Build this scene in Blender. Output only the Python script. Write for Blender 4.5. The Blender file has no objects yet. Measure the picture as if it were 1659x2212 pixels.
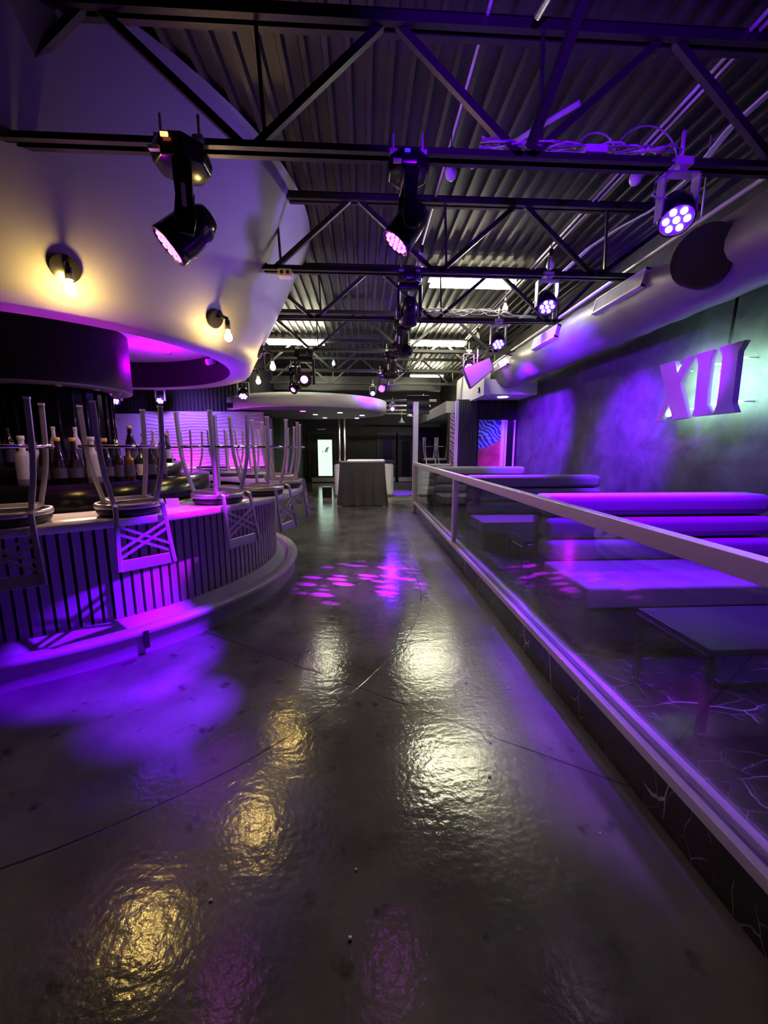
import bpy, math, random
from mathutils import Vector, Matrix, Euler
random.seed(7)
PI = math.pi
S = bpy.context.scene
COL = S.collection
R = math.radians

# ------------------------------------------------------------------ materials
def mat(name, col, rough=0.5, metal=0.0, col2=None, scale=8.0, bump=0.0, bscale=None, rough2=None,
        coat=0.0, emit=None, estr=0.0, trans=0.0, ior=1.45, spec=0.5, stretch=(1, 1, 1), detail=4.0):
    m = bpy.data.materials.new(name); m.use_nodes = True
    nt = m.node_tree; N = nt.nodes; L = nt.links
    b = N['Principled BSDF']
    b.inputs['Base Color'].default_value = (*col, 1); b.inputs['Roughness'].default_value = rough
    b.inputs['Metallic'].default_value = metal; b.inputs['Coat Weight'].default_value = coat
    b.inputs['Transmission Weight'].default_value = trans; b.inputs['IOR'].default_value = ior
    b.inputs['Specular IOR Level'].default_value = spec
    if emit:
        b.inputs['Emission Color'].default_value = (*emit, 1); b.inputs['Emission Strength'].default_value = estr
    tc = N.new('ShaderNodeTexCoord'); mp = N.new('ShaderNodeMapping'); mp.inputs['Scale'].default_value = stretch
    L.new(tc.outputs['Object'], mp.inputs['Vector'])
    no = N.new('ShaderNodeTexNoise'); no.inputs['Scale'].default_value = scale; no.inputs['Detail'].default_value = detail
    L.new(mp.outputs[0], no.inputs['Vector'])
    c2 = col2 or tuple(min(1, c * 1.25) for c in col)
    mx = N.new('ShaderNodeMix'); mx.data_type = 'RGBA'
    mx.inputs[6].default_value = (*col, 1); mx.inputs[7].default_value = (*c2, 1)
    L.new(no.outputs['Fac'], mx.inputs[0]); L.new(mx.outputs[2], b.inputs['Base Color'])
    if rough2 is not None:
        mr = N.new('ShaderNodeMapRange'); mr.inputs[1].default_value = .3; mr.inputs[2].default_value = .7
        mr.inputs[3].default_value = rough; mr.inputs[4].default_value = rough2
        L.new(no.outputs['Fac'], mr.inputs[0]); L.new(mr.outputs[0], b.inputs['Roughness'])
    if bump:
        n2 = N.new('ShaderNodeTexNoise'); n2.inputs['Scale'].default_value = bscale or scale * 4; n2.inputs['Detail'].default_value = 3
        L.new(mp.outputs[0], n2.inputs['Vector'])
        bp = N.new('ShaderNodeBump'); bp.inputs['Strength'].default_value = bump; bp.inputs['Distance'].default_value = .01
        L.new(n2.outputs['Fac'], bp.inputs['Height']); L.new(bp.outputs[0], b.inputs['Normal'])
    return m

def emat(name, col, s):
    return mat(name, (.02, .02, .02), .4, emit=col, estr=s)

UV = (0.155, 0.0, 1.0)       # blue-violet LED
MAG = (0.48, 0.0, 1.0)       # magenta LED
PUR = (0.24, 0.0, 1.0)
M = {}
M['black'] = mat('black_paint', (.012, .012, .013), .55, col2=(.02, .019, .02), bump=.05)
M['blackgloss'] = mat('black_gloss', (.010, .009, .012), .18, col2=(.016, .014, .018))
M['steel_dark'] = mat('dark_painted_steel', (.035, .032, .034), .38, .3, col2=(.055, .05, .05), bump=.04)
M['deck'] = mat('dark_metal_deck', (.038, .035, .036), .42, .2, col2=(.062, .058, .056), scale=3, bump=.05)
M['soffit'] = mat('light_grey_plaster', (.38, .37, .38), .55, col2=(.44, .43, .44), scale=2.5, bump=.05, bscale=3)
M['white'] = mat('white_paint', (.78, .77, .78), .5, col2=(.84, .83, .84), bump=.03)
M['quartz'] = mat('white_quartz', (.80, .78, .80), .22, col2=(.86, .84, .86), scale=20)
M['steel'] = mat('brushed_steel', (.62, .60, .60), .30, .85, col2=(.72, .70, .70), scale=30, stretch=(1, 12, 1), bump=.03)
M['rail'] = mat('satin_aluminium', (.74, .71, .72), .40, .25, col2=(.82, .79, .80), scale=30, stretch=(12, 1, 12), bump=.02)
M['chrome'] = mat('polished_chrome', (.78, .77, .78), .10, 1.0, col2=(.84, .83, .84))
M['stoolmetal'] = mat('silver_powder_coat', (.60, .57, .58), .28, .5, col2=(.68, .65, .66), bump=.03)
M['cap'] = mat('pale_rubber', (.75, .72, .75), .6)
M['seatpad'] = mat('dark_seat_vinyl', (.05, .042, .05), .35, col2=(.075, .06, .07), bump=.06)
M['slat'] = mat('grey_slat', (.30, .28, .30), .45, col2=(.36, .34, .36), scale=4, stretch=(1, 1, .1), bump=.05)
M['slatback'] = mat('black_backing', (.012, .011, .012), .7)
M['ledge'] = mat('sealed_concrete_ledge', (.36, .34, .35), .42, col2=(.46, .44, .45), scale=5, bump=.08)
M['fabric'] = mat('grey_upholstery', (.17, .165, .18), .62, col2=(.20, .195, .21), scale=60, bump=.06, bscale=180)
M['fabricdark'] = mat('dark_upholstery', (.03, .028, .033), .6, col2=(.04, .037, .043), scale=60, bump=.06, bscale=180)
M['cloth'] = mat('charcoal_cloth', (.07, .066, .07), .85, col2=(.09, .085, .09), scale=40, bump=.1, bscale=120)
M['duct'] = mat('grey_painted_duct', (.22, .21, .23), .45, .25, col2=(.30, .29, .31), scale=2.5, bump=.08)
M['darkwall'] = mat('dark_wall_paint', (.022, .021, .023), .6, col2=(.034, .032, .035), scale=1.5, bump=.05)
M['ventgrey'] = mat('white_register', (.72, .71, .70), .45)
M['bottle_clear'] = mat('frosted_bottle_glass', (.66, .62, .70), .45, col2=(.78, .74, .82), scale=25)
M['bottle_dark'] = mat('dark_bottle_glass', (.02, .012, .014), .07, coat=.5, spec=.8)
M['bottle_green'] = mat('green_bottle_glass', (.02, .04, .025), .08, coat=.5, spec=.8)
M['bottle_amber'] = mat('amber_bottle_glass', (.16, .06, .02), .10, coat=.5, spec=.8)
M['bottle_pink'] = mat('pink_bottle_glass', (.65, .25, .55), .12, coat=.4)
M['label_white'] = mat('white_label', (.8, .78, .78), .6)
M['label_red'] = mat('red_label', (.35, .04, .05), .6)
M['label_gold'] = mat('gold_label', (.75, .52, .12), .5)
M['label_dark'] = mat('dark_label', (.08, .06, .12), .6)
M['cream'] = mat('cream_plastic', (.6, .58, .52), .5)
M['wood'] = mat('wood_post', (.42, .33, .27), .5, col2=(.5, .4, .33), scale=6, stretch=(8, 8, 1))
M['cable'] = mat('grey_cable', (.32, .31, .33), .5)
M['cablelight'] = mat('white_cable', (.72, .70, .72), .5)
M['bulboff'] = mat('unlit_bulb_glass', (.78, .72, .74), .12, coat=.4)
M['mirror'] = mat('dark_mirror', (.045, .04, .055), .12, .9, col2=(.07, .06, .09), scale=6, stretch=(6, 6, .3))
M['marblecounter'] = M['white']
M['acrylic'] = mat('frosted_acrylic', (.72, .70, .74), .35, col2=(.78, .76, .80))
M['doorpane'] = emat('lit_frosted_pane', (.72, 1.0, .78), 0.95)
M['tube'] = emat('fluorescent_tube', (1.0, .98, .66), 75)
M['diffuser'] = mat('fixture_reflector', (.75, .75, .7), .4)
M['warm'] = emat('warm_bulb', (1.0, .66, .17), 165)
M['ledmag'] = emat('magenta_led', (1.0, .10, 1.0), 5.0)
M['ledwhite'] = emat('violet_white_led', (1.0, .72, 1.0), 12.0)
M['ledspot'] = emat('spot_lens', (.85, .15, 1.0), 6.0)
M['lensuv'] = emat('violet_lens', (.22, .0, 1.0), 1.6)
M['redlcd'] = emat('red_display', (1.0, .25, .10), 3)
M['bluelcd'] = emat('blue_display', (.06, .02, 1.0), .9)
M['parface'] = emat('violet_lit_face', (.16, .0, 1.0), .75)
M['signled'] = emat('mint_led_strip', (.50, 1.0, .72), 46.0)
M['down'] = emat('downlight_lens', (1.0, .86, .95), 3.0)
M['farcan'] = emat('far_downlight', (1.0, .8, .9), 1.6)
M['stripled'] = emat('magenta_strip', (1.0, .08, .9), 5)
M['signface'] = mat('sign_face', (.17, .15, .18), .5, col2=(.2, .175, .21))

def glass_mat():
    m = bpy.data.materials.new('clear_railing_glass'); m.use_nodes = True
    nt = m.node_tree; N = nt.nodes; L = nt.links
    N.remove(N['Principled BSDF'])
    t = N.new('ShaderNodeBsdfTransparent'); t.inputs[0].default_value = (.90, .92, .93, 1)
    g = N.new('ShaderNodeBsdfGlossy'); g.inputs['Roughness'].default_value = .02; g.inputs['Color'].default_value = (.9, .9, .95, 1)
    f = N.new('ShaderNodeFresnel'); f.inputs[0].default_value = 1.45
    mx = N.new('ShaderNodeMixShader'); mu = N.new('ShaderNodeMath'); mu.operation = 'MULTIPLY'; mu.inputs[1].default_value = .6
    L.new(f.outputs[0], mu.inputs[0]); L.new(mu.outputs[0], mx.inputs[0])
    L.new(t.outputs[0], mx.inputs[1]); L.new(g.outputs[0], mx.inputs[2])
    L.new(mx.outputs[0], N['Material Output'].inputs[0])
    return m
M['glass'] = glass_mat()

def math_node(N, L, op, a, b=None, c=None):
    n = N.new('ShaderNodeMath'); n.operation = op
    for i, v in enumerate((a, b, c)):
        if v is None: continue
        if isinstance(v, (int, float)): n.inputs[i].default_value = v
        else: L.new(v, n.inputs[i])
    return n.outputs[0]

def floor_mat():
    m = bpy.data.materials.new('polished_dark_concrete'); m.use_nodes = True
    nt = m.node_tree; N = nt.nodes; L = nt.links; b = N['Principled BSDF']
    tc = N.new('ShaderNodeTexCoord'); P = tc.outputs['Object']
    def noise(s, d=5, st=None):
        n = N.new('ShaderNodeTexNoise'); n.inputs['Scale'].default_value = s; n.inputs['Detail'].default_value = d
        if st:
            mp = N.new('ShaderNodeMapping'); mp.inputs['Scale'].default_value = st; L.new(P, mp.inputs[0]); L.new(mp.outputs[0], n.inputs['Vector'])
        else: L.new(P, n.inputs['Vector'])
        return n.outputs['Fac']
    r = N.new('ShaderNodeValToRGB'); e = r.color_ramp.elements
    e[0].position = .32; e[0].color = (.065, .062, .060, 1); e[1].position = .72; e[1].color = (.20, .197, .178, 1)
    big = noise(1.6, 8); L.new(big, r.inputs[0])
    sp = noise(7, 6); rs = N.new('ShaderNodeMapRange'); rs.inputs[1].default_value = .62; rs.inputs[2].default_value = .72
    L.new(sp, rs.inputs[0])
    mx = N.new('ShaderNodeMix'); mx.data_type = 'RGBA'; mx.inputs[7].default_value = (.014, .013, .013, 1)
    L.new(math_node(N, L, 'MULTIPLY', rs.outputs[0], .75), mx.inputs[0]); L.new(r.outputs[0], mx.inputs[6])
    # scuffs
    sc = noise(9, 8, (1, 7, 1)); r3 = N.new('ShaderNodeMapRange'); r3.inputs[1].default_value = .62; r3.inputs[2].default_value = .80
    L.new(sc, r3.inputs[0])
    mx3 = N.new('ShaderNodeMix'); mx3.data_type = 'RGBA'; mx3.inputs[7].default_value = (.16, .15, .14, 1)
    L.new(math_node(N, L, 'MULTIPLY', r3.outputs[0], .4), mx3.inputs[0]); L.new(mx.outputs[2], mx3.inputs[6])
    # saw-cut joints: one arc round the bar, straight cuts
    sx = N.new('ShaderNodeSeparateXYZ'); L.new(P, sx.inputs[0]); X, Y = sx.outputs[0], sx.outputs[1]
    wob = math_node(N, L, 'MULTIPLY', math_node(N, L, 'SUBTRACT', noise(3, 2), .5), .02)
    dx = math_node(N, L, 'ADD', X, 2.794); dy = math_node(N, L, 'SUBTRACT', Y, 4.481)
    rr = math_node(N, L, 'SQRT', math_node(N, L, 'ADD', math_node(N, L, 'MULTIPLY', dx, dx), math_node(N, L, 'MULTIPLY', dy, dy)))
    d1 = math_node(N, L, 'ABSOLUTE', math_node(N, L, 'ADD', math_node(N, L, 'SUBTRACT', rr, 3.4416), wob))
    def line(x0, y0, x1, y1):
        l = math.hypot(x1 - x0, y1 - y0); nx, ny = -(y1 - y0) / l, (x1 - x0) / l; c = nx * x0 + ny * y0
        v = math_node(N, L, 'ADD', math_node(N, L, 'MULTIPLY', X, nx), math_node(N, L, 'MULTIPLY', Y, ny))
        return math_node(N, L, 'ABSOLUTE', math_node(N, L, 'ADD', math_node(N, L, 'SUBTRACT', v, c), wob))
    d = math_node(N, L, 'MINIMUM', d1, line(-.477, 2.69, .85, 1.829))
    joint = N.new('ShaderNodeMapRange'); joint.inputs[1].default_value = .003; joint.inputs[2].default_value = .006
    joint.inputs[3].default_value = 1; joint.inputs[4].default_value = 0; L.new(d, joint.inputs[0])
    mx2 = N.new('ShaderNodeMix'); mx2.data_type = 'RGBA'; mx2.inputs[7].default_value = (.012, .011, .010, 1)
    L.new(joint.outputs[0], mx2.inputs[0]); L.new(mx3.outputs[2], mx2.inputs[6]); L.new(mx2.outputs[2], b.inputs['Base Color'])
    rg = N.new('ShaderNodeMapRange'); rg.inputs[1].default_value = .3; rg.inputs[2].default_value = .75
    rg.inputs[3].default_value = .10; rg.inputs[4].default_value = .19
    L.new(noise(2.2, 6), rg.inputs[0])
    dust = N.new('ShaderNodeMapRange'); dust.interpolation_type = 'SMOOTHSTEP'; dust.inputs[1].default_value = .25; dust.inputs[2].default_value = 1.3; dust.inputs[3].default_value = 0; dust.inputs[4].default_value = .3   # dusty band along the plinth
    L.new(X, dust.inputs[0]); cw = N.new('ShaderNodeMapRange'); cw.inputs[1].default_value = 0; cw.inputs[2].default_value = .12; cw.inputs[3].default_value = .35; cw.inputs[4].default_value = 0; L.new(dust.outputs[0], cw.inputs[0]); L.new(cw.outputs[0], b.inputs['Coat Weight']); L.new(math_node(N, L, 'ADD', rg.outputs[0], dust.outputs[0]), b.inputs['Roughness'])
    h = math_node(N, L, 'ADD', math_node(N, L, 'MULTIPLY', noise(34, 4), 1.0), math_node(N, L, 'MULTIPLY', noise(7, 2, (.6, 1.6, 1)), 1.4))
    h = math_node(N, L, 'SUBTRACT', h, math_node(N, L, 'MULTIPLY', joint.outputs[0], .8))
    bp = N.new('ShaderNodeBump'); bp.inputs['Strength'].default_value = .26; bp.inputs['Distance'].default_value = .006
    L.new(h, bp.inputs['Height']); L.new(bp.outputs[0], b.inputs['Normal'])
    b.inputs['Specular IOR Level'].default_value = .9
    b.inputs['Coat Roughness'].default_value = .10; L.new(bp.outputs[0], b.inputs['Coat Normal'])
    return m
M['floor'] = floor_mat()

def marble_mat():
    m = bpy.data.materials.new('black_marble_white_veins'); m.use_nodes = True
    nt = m.node_tree; N = nt.nodes; L = nt.links; b = N['Principled BSDF']
    tc = N.new('ShaderNodeTexCoord'); sp = N.new('ShaderNodeSeparateXYZ'); L.new(tc.outputs['Object'], sp.inputs[0])
    cb = N.new('ShaderNodeCombineXYZ'); L.new(math_node(N, L, 'SUBTRACT', sp.outputs[0], sp.outputs[2]), cb.inputs[0]); L.new(sp.outputs[1], cb.inputs[1])
    mp = N.new('ShaderNodeMapping'); mp.inputs['Rotation'].default_value = (0, 0, .5); mp.inputs['Scale'].default_value = (1.0, 1.7, 1)
    L.new(cb.outputs[0], mp.inputs[0])
    no = N.new('ShaderNodeTexNoise'); no.inputs['Scale'].default_value = 3.2; no.inputs['Detail'].default_value = 8; L.new(mp.outputs[0], no.inputs['Vector'])
    ad = N.new('ShaderNodeMix'); ad.data_type = 'VECTOR'; ad.inputs[0].default_value = .16
    L.new(mp.outputs[0], ad.inputs[4]); L.new(no.outputs['Color'], ad.inputs[5])
    def veins(scale, w):
        v = N.new('ShaderNodeTexVoronoi'); v.voronoi_dimensions = '2D'; v.feature = 'DISTANCE_TO_EDGE'; v.inputs['Scale'].default_value = scale
        L.new(ad.outputs[1], v.inputs['Vector'])
        r = N.new('ShaderNodeMapRange'); r.inputs[1].default_value = w * .35; r.inputs[2].default_value = w; r.inputs[3].default_value = 1; r.inputs[4].default_value = 0
        L.new(v.outputs['Distance'], r.inputs[0]); return r.outputs[0]
    n2 = N.new('ShaderNodeTexNoise'); n2.inputs['Scale'].default_value = 2.7; L.new(mp.outputs[0], n2.inputs['Vector'])
    gate = N.new('ShaderNodeMapRange'); gate.inputs[1].default_value = .48; gate.inputs[2].default_value = .60; L.new(n2.outputs['Fac'], gate.inputs[0])
    a = math_node(N, L, 'MAXIMUM', veins(2.0, .012), math_node(N, L, 'MULTIPLY', veins(6.5, .02), .35))
    a = math_node(N, L, 'MULTIPLY', a, gate.outputs[0])
    mx = N.new('ShaderNodeMix'); mx.data_type = 'RGBA'; mx.inputs[6].default_value = (.010, .009, .011, 1); mx.inputs[7].default_value = (.75, .70, .72, 1)
    L.new(a, mx.inputs[0]); L.new(mx.outputs[2], b.inputs['Base Color'])
    b.inputs['Roughness'].default_value = .13
    return m
M['marble'] = marble_mat()

def plaster_mat():
    m = bpy.data.materials.new('mottled_dark_plaster'); m.use_nodes = True
    nt = m.node_tree; N = nt.nodes; L = nt.links; b = N['Principled BSDF']
    tc = N.new('ShaderNodeTexCoord'); n = N.new('ShaderNodeTexNoise'); n.inputs['Scale'].default_value = 3.0; n.inputs['Detail'].default_value = 9; n.inputs['Roughness'].default_value = .62
    n.inputs['Distortion'].default_value = .6
    L.new(tc.outputs['Object'], n.inputs['Vector'])
    r = N.new('ShaderNodeValToRGB'); e = r.color_ramp.elements
    e[0].position = .33; e[0].color = (.030, .028, .031, 1); e[1].position = .68; e[1].color = (.085, .081, .086, 1)
    L.new(n.outputs['Fac'], r.inputs[0]); L.new(r.outputs[0], b.inputs['Base Color'])
    b.inputs['Roughness'].default_value = .5
    bp = N.new('ShaderNodeBump'); bp.inputs['Strength'].default_value = .25; bp.inputs['Distance'].default_value = .01
    L.new(n.outputs['Fac'], bp.inputs['Height']); L.new(bp.outputs[0], b.inputs['Normal'])
    return m
M['plaster'] = plaster_mat()

def mural_mat(name, lo, hi, split):
    m = bpy.data.materials.new(name); m.use_nodes = True
    nt = m.node_tree; N = nt.nodes; L = nt.links; b = N['Principled BSDF']
    tc = N.new('ShaderNodeTexCoord'); P = tc.outputs['Object']
    sx = N.new('ShaderNodeSeparateXYZ'); L.new(P, sx.inputs[0])
    w = N.new('ShaderNodeTexWave'); w.inputs['Scale'].default_value = 3.2; w.inputs['Distortion'].default_value = 11; w.inputs['Detail'].default_value = 5
    mp = N.new('ShaderNodeMapping'); mp.inputs['Rotation'].default_value = (0, .9, 0); L.new(P, mp.inputs[0]); L.new(mp.outputs[0], w.inputs[0])
    n = N.new('ShaderNodeTexNoise'); n.inputs['Scale'].default_value = 4; L.new(P, n.inputs['Vector'])
    def ramp(cs, fac):
        r = N.new('ShaderNodeValToRGB'); r.color_ramp.elements[0].color = (*cs[0], 1); r.color_ramp.elements[1].color = (*cs[1], 1)
        r.color_ramp.elements[0].position = .3; r.color_ramp.elements[1].position = .75; L.new(fac, r.inputs[0]); return r.outputs[0]
    up = ramp(hi, w.outputs['Fac']); dn = ramp(lo, n.outputs['Fac'])
    s = math_node(N, L, 'SUBTRACT', sx.outputs[2], math_node(N, L, 'MULTIPLY', sx.outputs[0], split[1]))
    f = math_node(N, L, 'GREATER_THAN', math_node(N, L, 'ADD', s, math_node(N, L, 'MULTIPLY', n.outputs['Fac'], .12)), split[0])
    mx = N.new('ShaderNodeMix'); mx.data_type = 'RGBA'; L.new(f, mx.inputs[0]); L.new(dn, mx.inputs[6]); L.new(up, mx.inputs[7])
    L.new(mx.outputs[2], b.inputs['Base Color']); b.inputs['Roughness'].default_value = .45
    return m
M['mural'] = mural_mat('abstract_blue_red_painting', ((.30, .02, .05), (.55, .10, .14)), ((.03, .02, .35), (.25, .35, .95)), (.56, .45))
M['mural2'] = mural_mat('abstract_red_portrait_panel', ((.16, .03, .06), (.60, .22, .25)), ((.12, .10, .55), (.75, .35, .55)), (.85, 0))

# ------------------------------------------------------------------ mesh builder
class MB:
    def __init__(s): s.v = []; s.f = []; s.M = None; s.sm = []
    def add(s, vs, fs, smooth=False):
        o = len(s.v)
        for p in vs:
            p = Vector(p)
            s.v.append(tuple(s.M @ p) if s.M is not None else tuple(p))
        for f in fs: s.f.append(tuple(i + o for i in f)); s.sm.append(smooth)
        return s
    def box(s, x0, x1, y0, y1, z0, z1):
        return s.add([(x0, y0, z0), (x1, y0, z0), (x1, y1, z0), (x0, y1, z0), (x0, y0, z1), (x1, y0, z1), (x1, y1, z1), (x0, y1, z1)],
                     [(0, 3, 2, 1), (4, 5, 6, 7), (0, 1, 5, 4), (1, 2, 6, 5), (2, 3, 7, 6), (3, 0, 4, 7)])
    def frame(s, d):
        d = Vector(d).normalized(); u = Vector((0, 0, 1)) if abs(d.z) < .95 else Vector((1, 0, 0))
        a = d.cross(u).normalized(); b = a.cross(d).normalized(); return a, b
    def cyl(s, p0, p1, r, r2=None, n=14, caps=True):
        p0 = Vector(p0); p1 = Vector(p1); r2 = r if r2 is None else r2; a, b = s.frame(p1 - p0)
        vs = []
        for p, q in ((p0, r), (p1, r2)):
            for i in range(n):
                t = 2 * PI * i / n; vs.append(p + (a * math.cos(t) + b * math.sin(t)) * q)
        s.add(vs, [(i, (i + 1) % n, n + (i + 1) % n, n + i) for i in range(n)], True)
        if caps: s.add(vs[:n], [tuple(range(n - 1, -1, -1))]); s.add(vs[n:], [tuple(range(n))])
        return s
    def bar(s, p0, p1, w, h):
        p0 = Vector(p0); p1 = Vector(p1); a, b = s.frame(p1 - p0); vs = []
        for p in (p0, p1):
            for x, y in ((-1, -1), (1, -1), (1, 1), (-1, 1)): vs.append(p + a * x * w / 2 + b * y * h / 2)
        return s.add(vs, [(3, 2, 1, 0), (4, 5, 6, 7), (0, 1, 5, 4), (1, 2, 6, 5), (2, 3, 7, 6), (3, 0, 4, 7)])
    def tube(s, pts, r, n=8):
        pts = [Vector(p) for p in pts]; vs = []; m = len(pts)
        for k, p in enumerate(pts):
            d = pts[min(k + 1, m - 1)] - pts[max(k - 1, 0)]; a, b = s.frame(d)
            for i in range(n):
                t = 2 * PI * i / n; vs.append(p + (a * math.cos(t) + b * math.sin(t)) * r)
        fs = [(k * n + i, k * n + (i + 1) % n, (k + 1) * n + (i + 1) % n, (k + 1) * n + i) for k in range(m - 1) for i in range(n)]
        s.add(vs, fs, True); s.add(vs[:n], [tuple(range(n - 1, -1, -1))]); s.add(vs[-n:], [tuple(range(n))])
        return s
    def sqtube(s, pts, w, h):
        pts = [Vector(p) for p in pts]; vs = []; m = len(pts)
        d0 = pts[-1] - pts[0]; a, b = s.frame(d0)
        for p in pts:
            for x, y in ((-1, -1), (1, -1), (1, 1), (-1, 1)): vs.append(p + a * x * w / 2 + b * y * h / 2)
        fs = [(k * 4 + i, k * 4 + (i + 1) % 4, k * 4 + 4 + (i + 1) % 4, k * 4 + 4 + i) for k in range(m - 1) for i in range(4)]
        fs += [(3, 2, 1, 0), tuple(range(4 * m - 4, 4 * m))]
        return s.add(vs, fs)
    def lathe(s, prof, n=32, a0=0, a1=2 * PI, c=(0, 0), smooth=True):
        full = abs(a1 - a0 - 2 * PI) < 1e-6; k = n if full else n + 1; m = len(prof); vs = []
        for i in range(k):
            t = a0 + (a1 - a0) * i / n
            for r, z in prof: vs.append((c[0] + r * math.cos(t), c[1] + r * math.sin(t), z))
        fs = []
        for i in range(n):
            j = (i + 1) % k
            for q in range(m - 1): fs.append((i * m + q, j * m + q, j * m + q + 1, i * m + q + 1))
        return s.add(vs, fs, smooth)
    def prism(s, poly, d0, d1, ax='z'):
        n = len(poly)
        def P(u, v, d): return {'z': (u, v, d), 'x': (d, u, v), 'y': (u, d, v)}[ax]
        vs = [P(u, v, d0) for u, v in poly] + [P(u, v, d1) for u, v in poly]
        return s.add(vs, [tuple(range(n - 1, -1, -1)), tuple(range(n, 2 * n))] + [(i, (i + 1) % n, n + (i + 1) % n, n + i) for i in range(n)])
    def sphere(s, c, r, n=16, k=8, sz=1.0):
        prof = [(max(1e-4, r * math.sin(PI * i / k)), c[2] - r * sz * math.cos(PI * i / k)) for i in range(k + 1)]
        return s.lathe(prof, n, c=(c[0], c[1]))
    def build(s, name, m, parent=None, bevel=0, seg=2, sub=0, loc=None):
        me = bpy.data.meshes.new(name); me.from_pydata(s.v, [], s.f); me.update()
        for p, q in zip(me.polygons, s.sm): p.use_smooth = q
        import bmesh
        bm = bmesh.new(); bm.from_mesh(me); bmesh.ops.remove_doubles(bm, verts=bm.verts, dist=1e-5); bmesh.ops.recalc_face_normals(bm, faces=bm.faces); bm.to_mesh(me); bm.free()
        me.materials.append(m)
        o = bpy.data.objects.new(name, me); COL.objects.link(o)
        if parent is not None: o.parent = parent
        if loc is not None: o.location = loc
        if bevel:
            b = o.modifiers.new('round', 'BEVEL'); b.width = bevel; b.segments = seg; b.limit_method = 'ANGLE'; b.angle_limit = R(35); b.harden_normals = False
            for p in me.polygons: p.use_smooth = True
            w = o.modifiers.new('wn', 'WEIGHTED_NORMAL'); w.keep_sharp = True
        return o

def tag(o, label=None, cat=None, group=None, kind=None):
    if label: o['label'] = label
    if cat: o['category'] = cat
    if group: o['group'] = group
    if kind: o['kind'] = kind
    return o
def thing(name, label, cat, loc=(0, 0, 0), rz=0, group=None):
    o = bpy.data.objects.new(name, None); COL.objects.link(o); o.empty_display_size = .1
    o.location = loc; o.rotation_euler = (0, 0, rz); return tag(o, label, cat, group)
def struct(name, mb, m, bevel=0, label=None):
    o = mb.build(name, m, bevel=bevel); tag(o, label, kind='structure'); return o
def dup(root, loc, rz, label, group=None):
    r = root.copy(); COL.objects.link(r); r.location = loc; r.rotation_euler = (0, 0, rz); r['label'] = label
    if group: r['group'] = group
    for ch in list(root.children):
        c = ch.copy(); COL.objects.link(c); c.parent = r
        for g in list(ch.children):
            d = g.copy(); COL.objects.link(d); d.parent = c
    return r
def look_mat(origin, target, up=(0, 0, 1)):
    d = (Vector(target) - Vector(origin)).normalized(); q = d.to_track_quat('-Z', 'Y')
    return Matrix.Translation(Vector(origin)) @ q.to_matrix().to_4x4()
def spot(name, loc, tgt, w, col, deg, blend=.4, size=.05, nodes=None):
    l = bpy.data.lights.new(name, 'SPOT'); l.energy = w; l.color = col; l.spot_size = R(deg); l.spot_blend = blend; l.shadow_soft_size = size
    o = bpy.data.objects.new(name, l); COL.objects.link(o); o.matrix_world = look_mat(loc, tgt); return o
def point(name, loc, w, col, size=.05):
    l = bpy.data.lights.new(name, 'POINT'); l.energy = w; l.color = col; l.shadow_soft_size = size
    o = bpy.data.objects.new(name, l); COL.objects.link(o); o.location = loc; return o

# ------------------------------------------------------------------ camera
cam = bpy.data.cameras.new('camera'); co = bpy.data.objects.new('camera', cam); COL.objects.link(co)
cam.sensor_fit = 'HORIZONTAL'; cam.sensor_width = 36.0; cam.lens = 36.0 * 840 / 1659; cam.clip_start = .02
co.location = (0, 0, 1.6); co.rotation_euler = (R(90 - 9.33), 0, R(-2.992)); S.camera = co

# ------------------------------------------------------------------ setting
WX = 3.55; DZ = 4.22
struct('floor', MB().box(-8.5, WX, -3, 18.4, -.1, 0), M['floor'])
struct('floor_platform', MB().box(1.335, WX, -1.5, 9.7, 0.0, .225), M['marble'])
struct('trim_1', MB().box(1.262, 1.335, -1.5, 9.7, .002, .225), M['marble'], label='black marble plinth face of the raised platform')
struct('wall_right', MB().box(WX, WX + .12, -3, 18.4, 0, 4.5), M['plaster'])
struct('wall_front', MB().box(-8.5, WX, -3.12, -3, 0, 4.5), M['darkwall'])
struct('wall_left', MB().box(-8.62, -8.5, -3, 10.3, 0, 4.5), M['darkwall'])
w = MB().box(-8.5, -2.75, 10.3, 10.42, 0, 4.5)
for i in range(60): w.box(-8.4 + i * .094, -8.36 + i * .094, 10.27, 10.3, 0.9, 4.2)
struct('wall_bar_side', w, M['darkwall'])
struct('wall_passage', MB().box(-2.87, -2.75, 10.42, 18.4, 0, 4.5), M['darkwall'])
struct('wall_back', MB().box(-2.75, WX, 18.4, 18.52, 0, 4.5), M['darkwall'])
# corrugated roof deck (ribs run down the room)
d = MB(); prof = []; x = -8.5
while x < WX:
    prof += [(x, DZ), (x + .035, DZ), (x + .05, DZ + .045), (x + .135, DZ + .045), (x + .15, DZ)]; x += .15
n = len(prof)
d.add([(px, -3, pz) for px, pz in prof] + [(px, 18.4, pz) for px, pz in prof], [(i, i + 1, n + i + 1, n + i) for i in range(n - 1)])
struct('ceiling', d, M['deck'])

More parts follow.
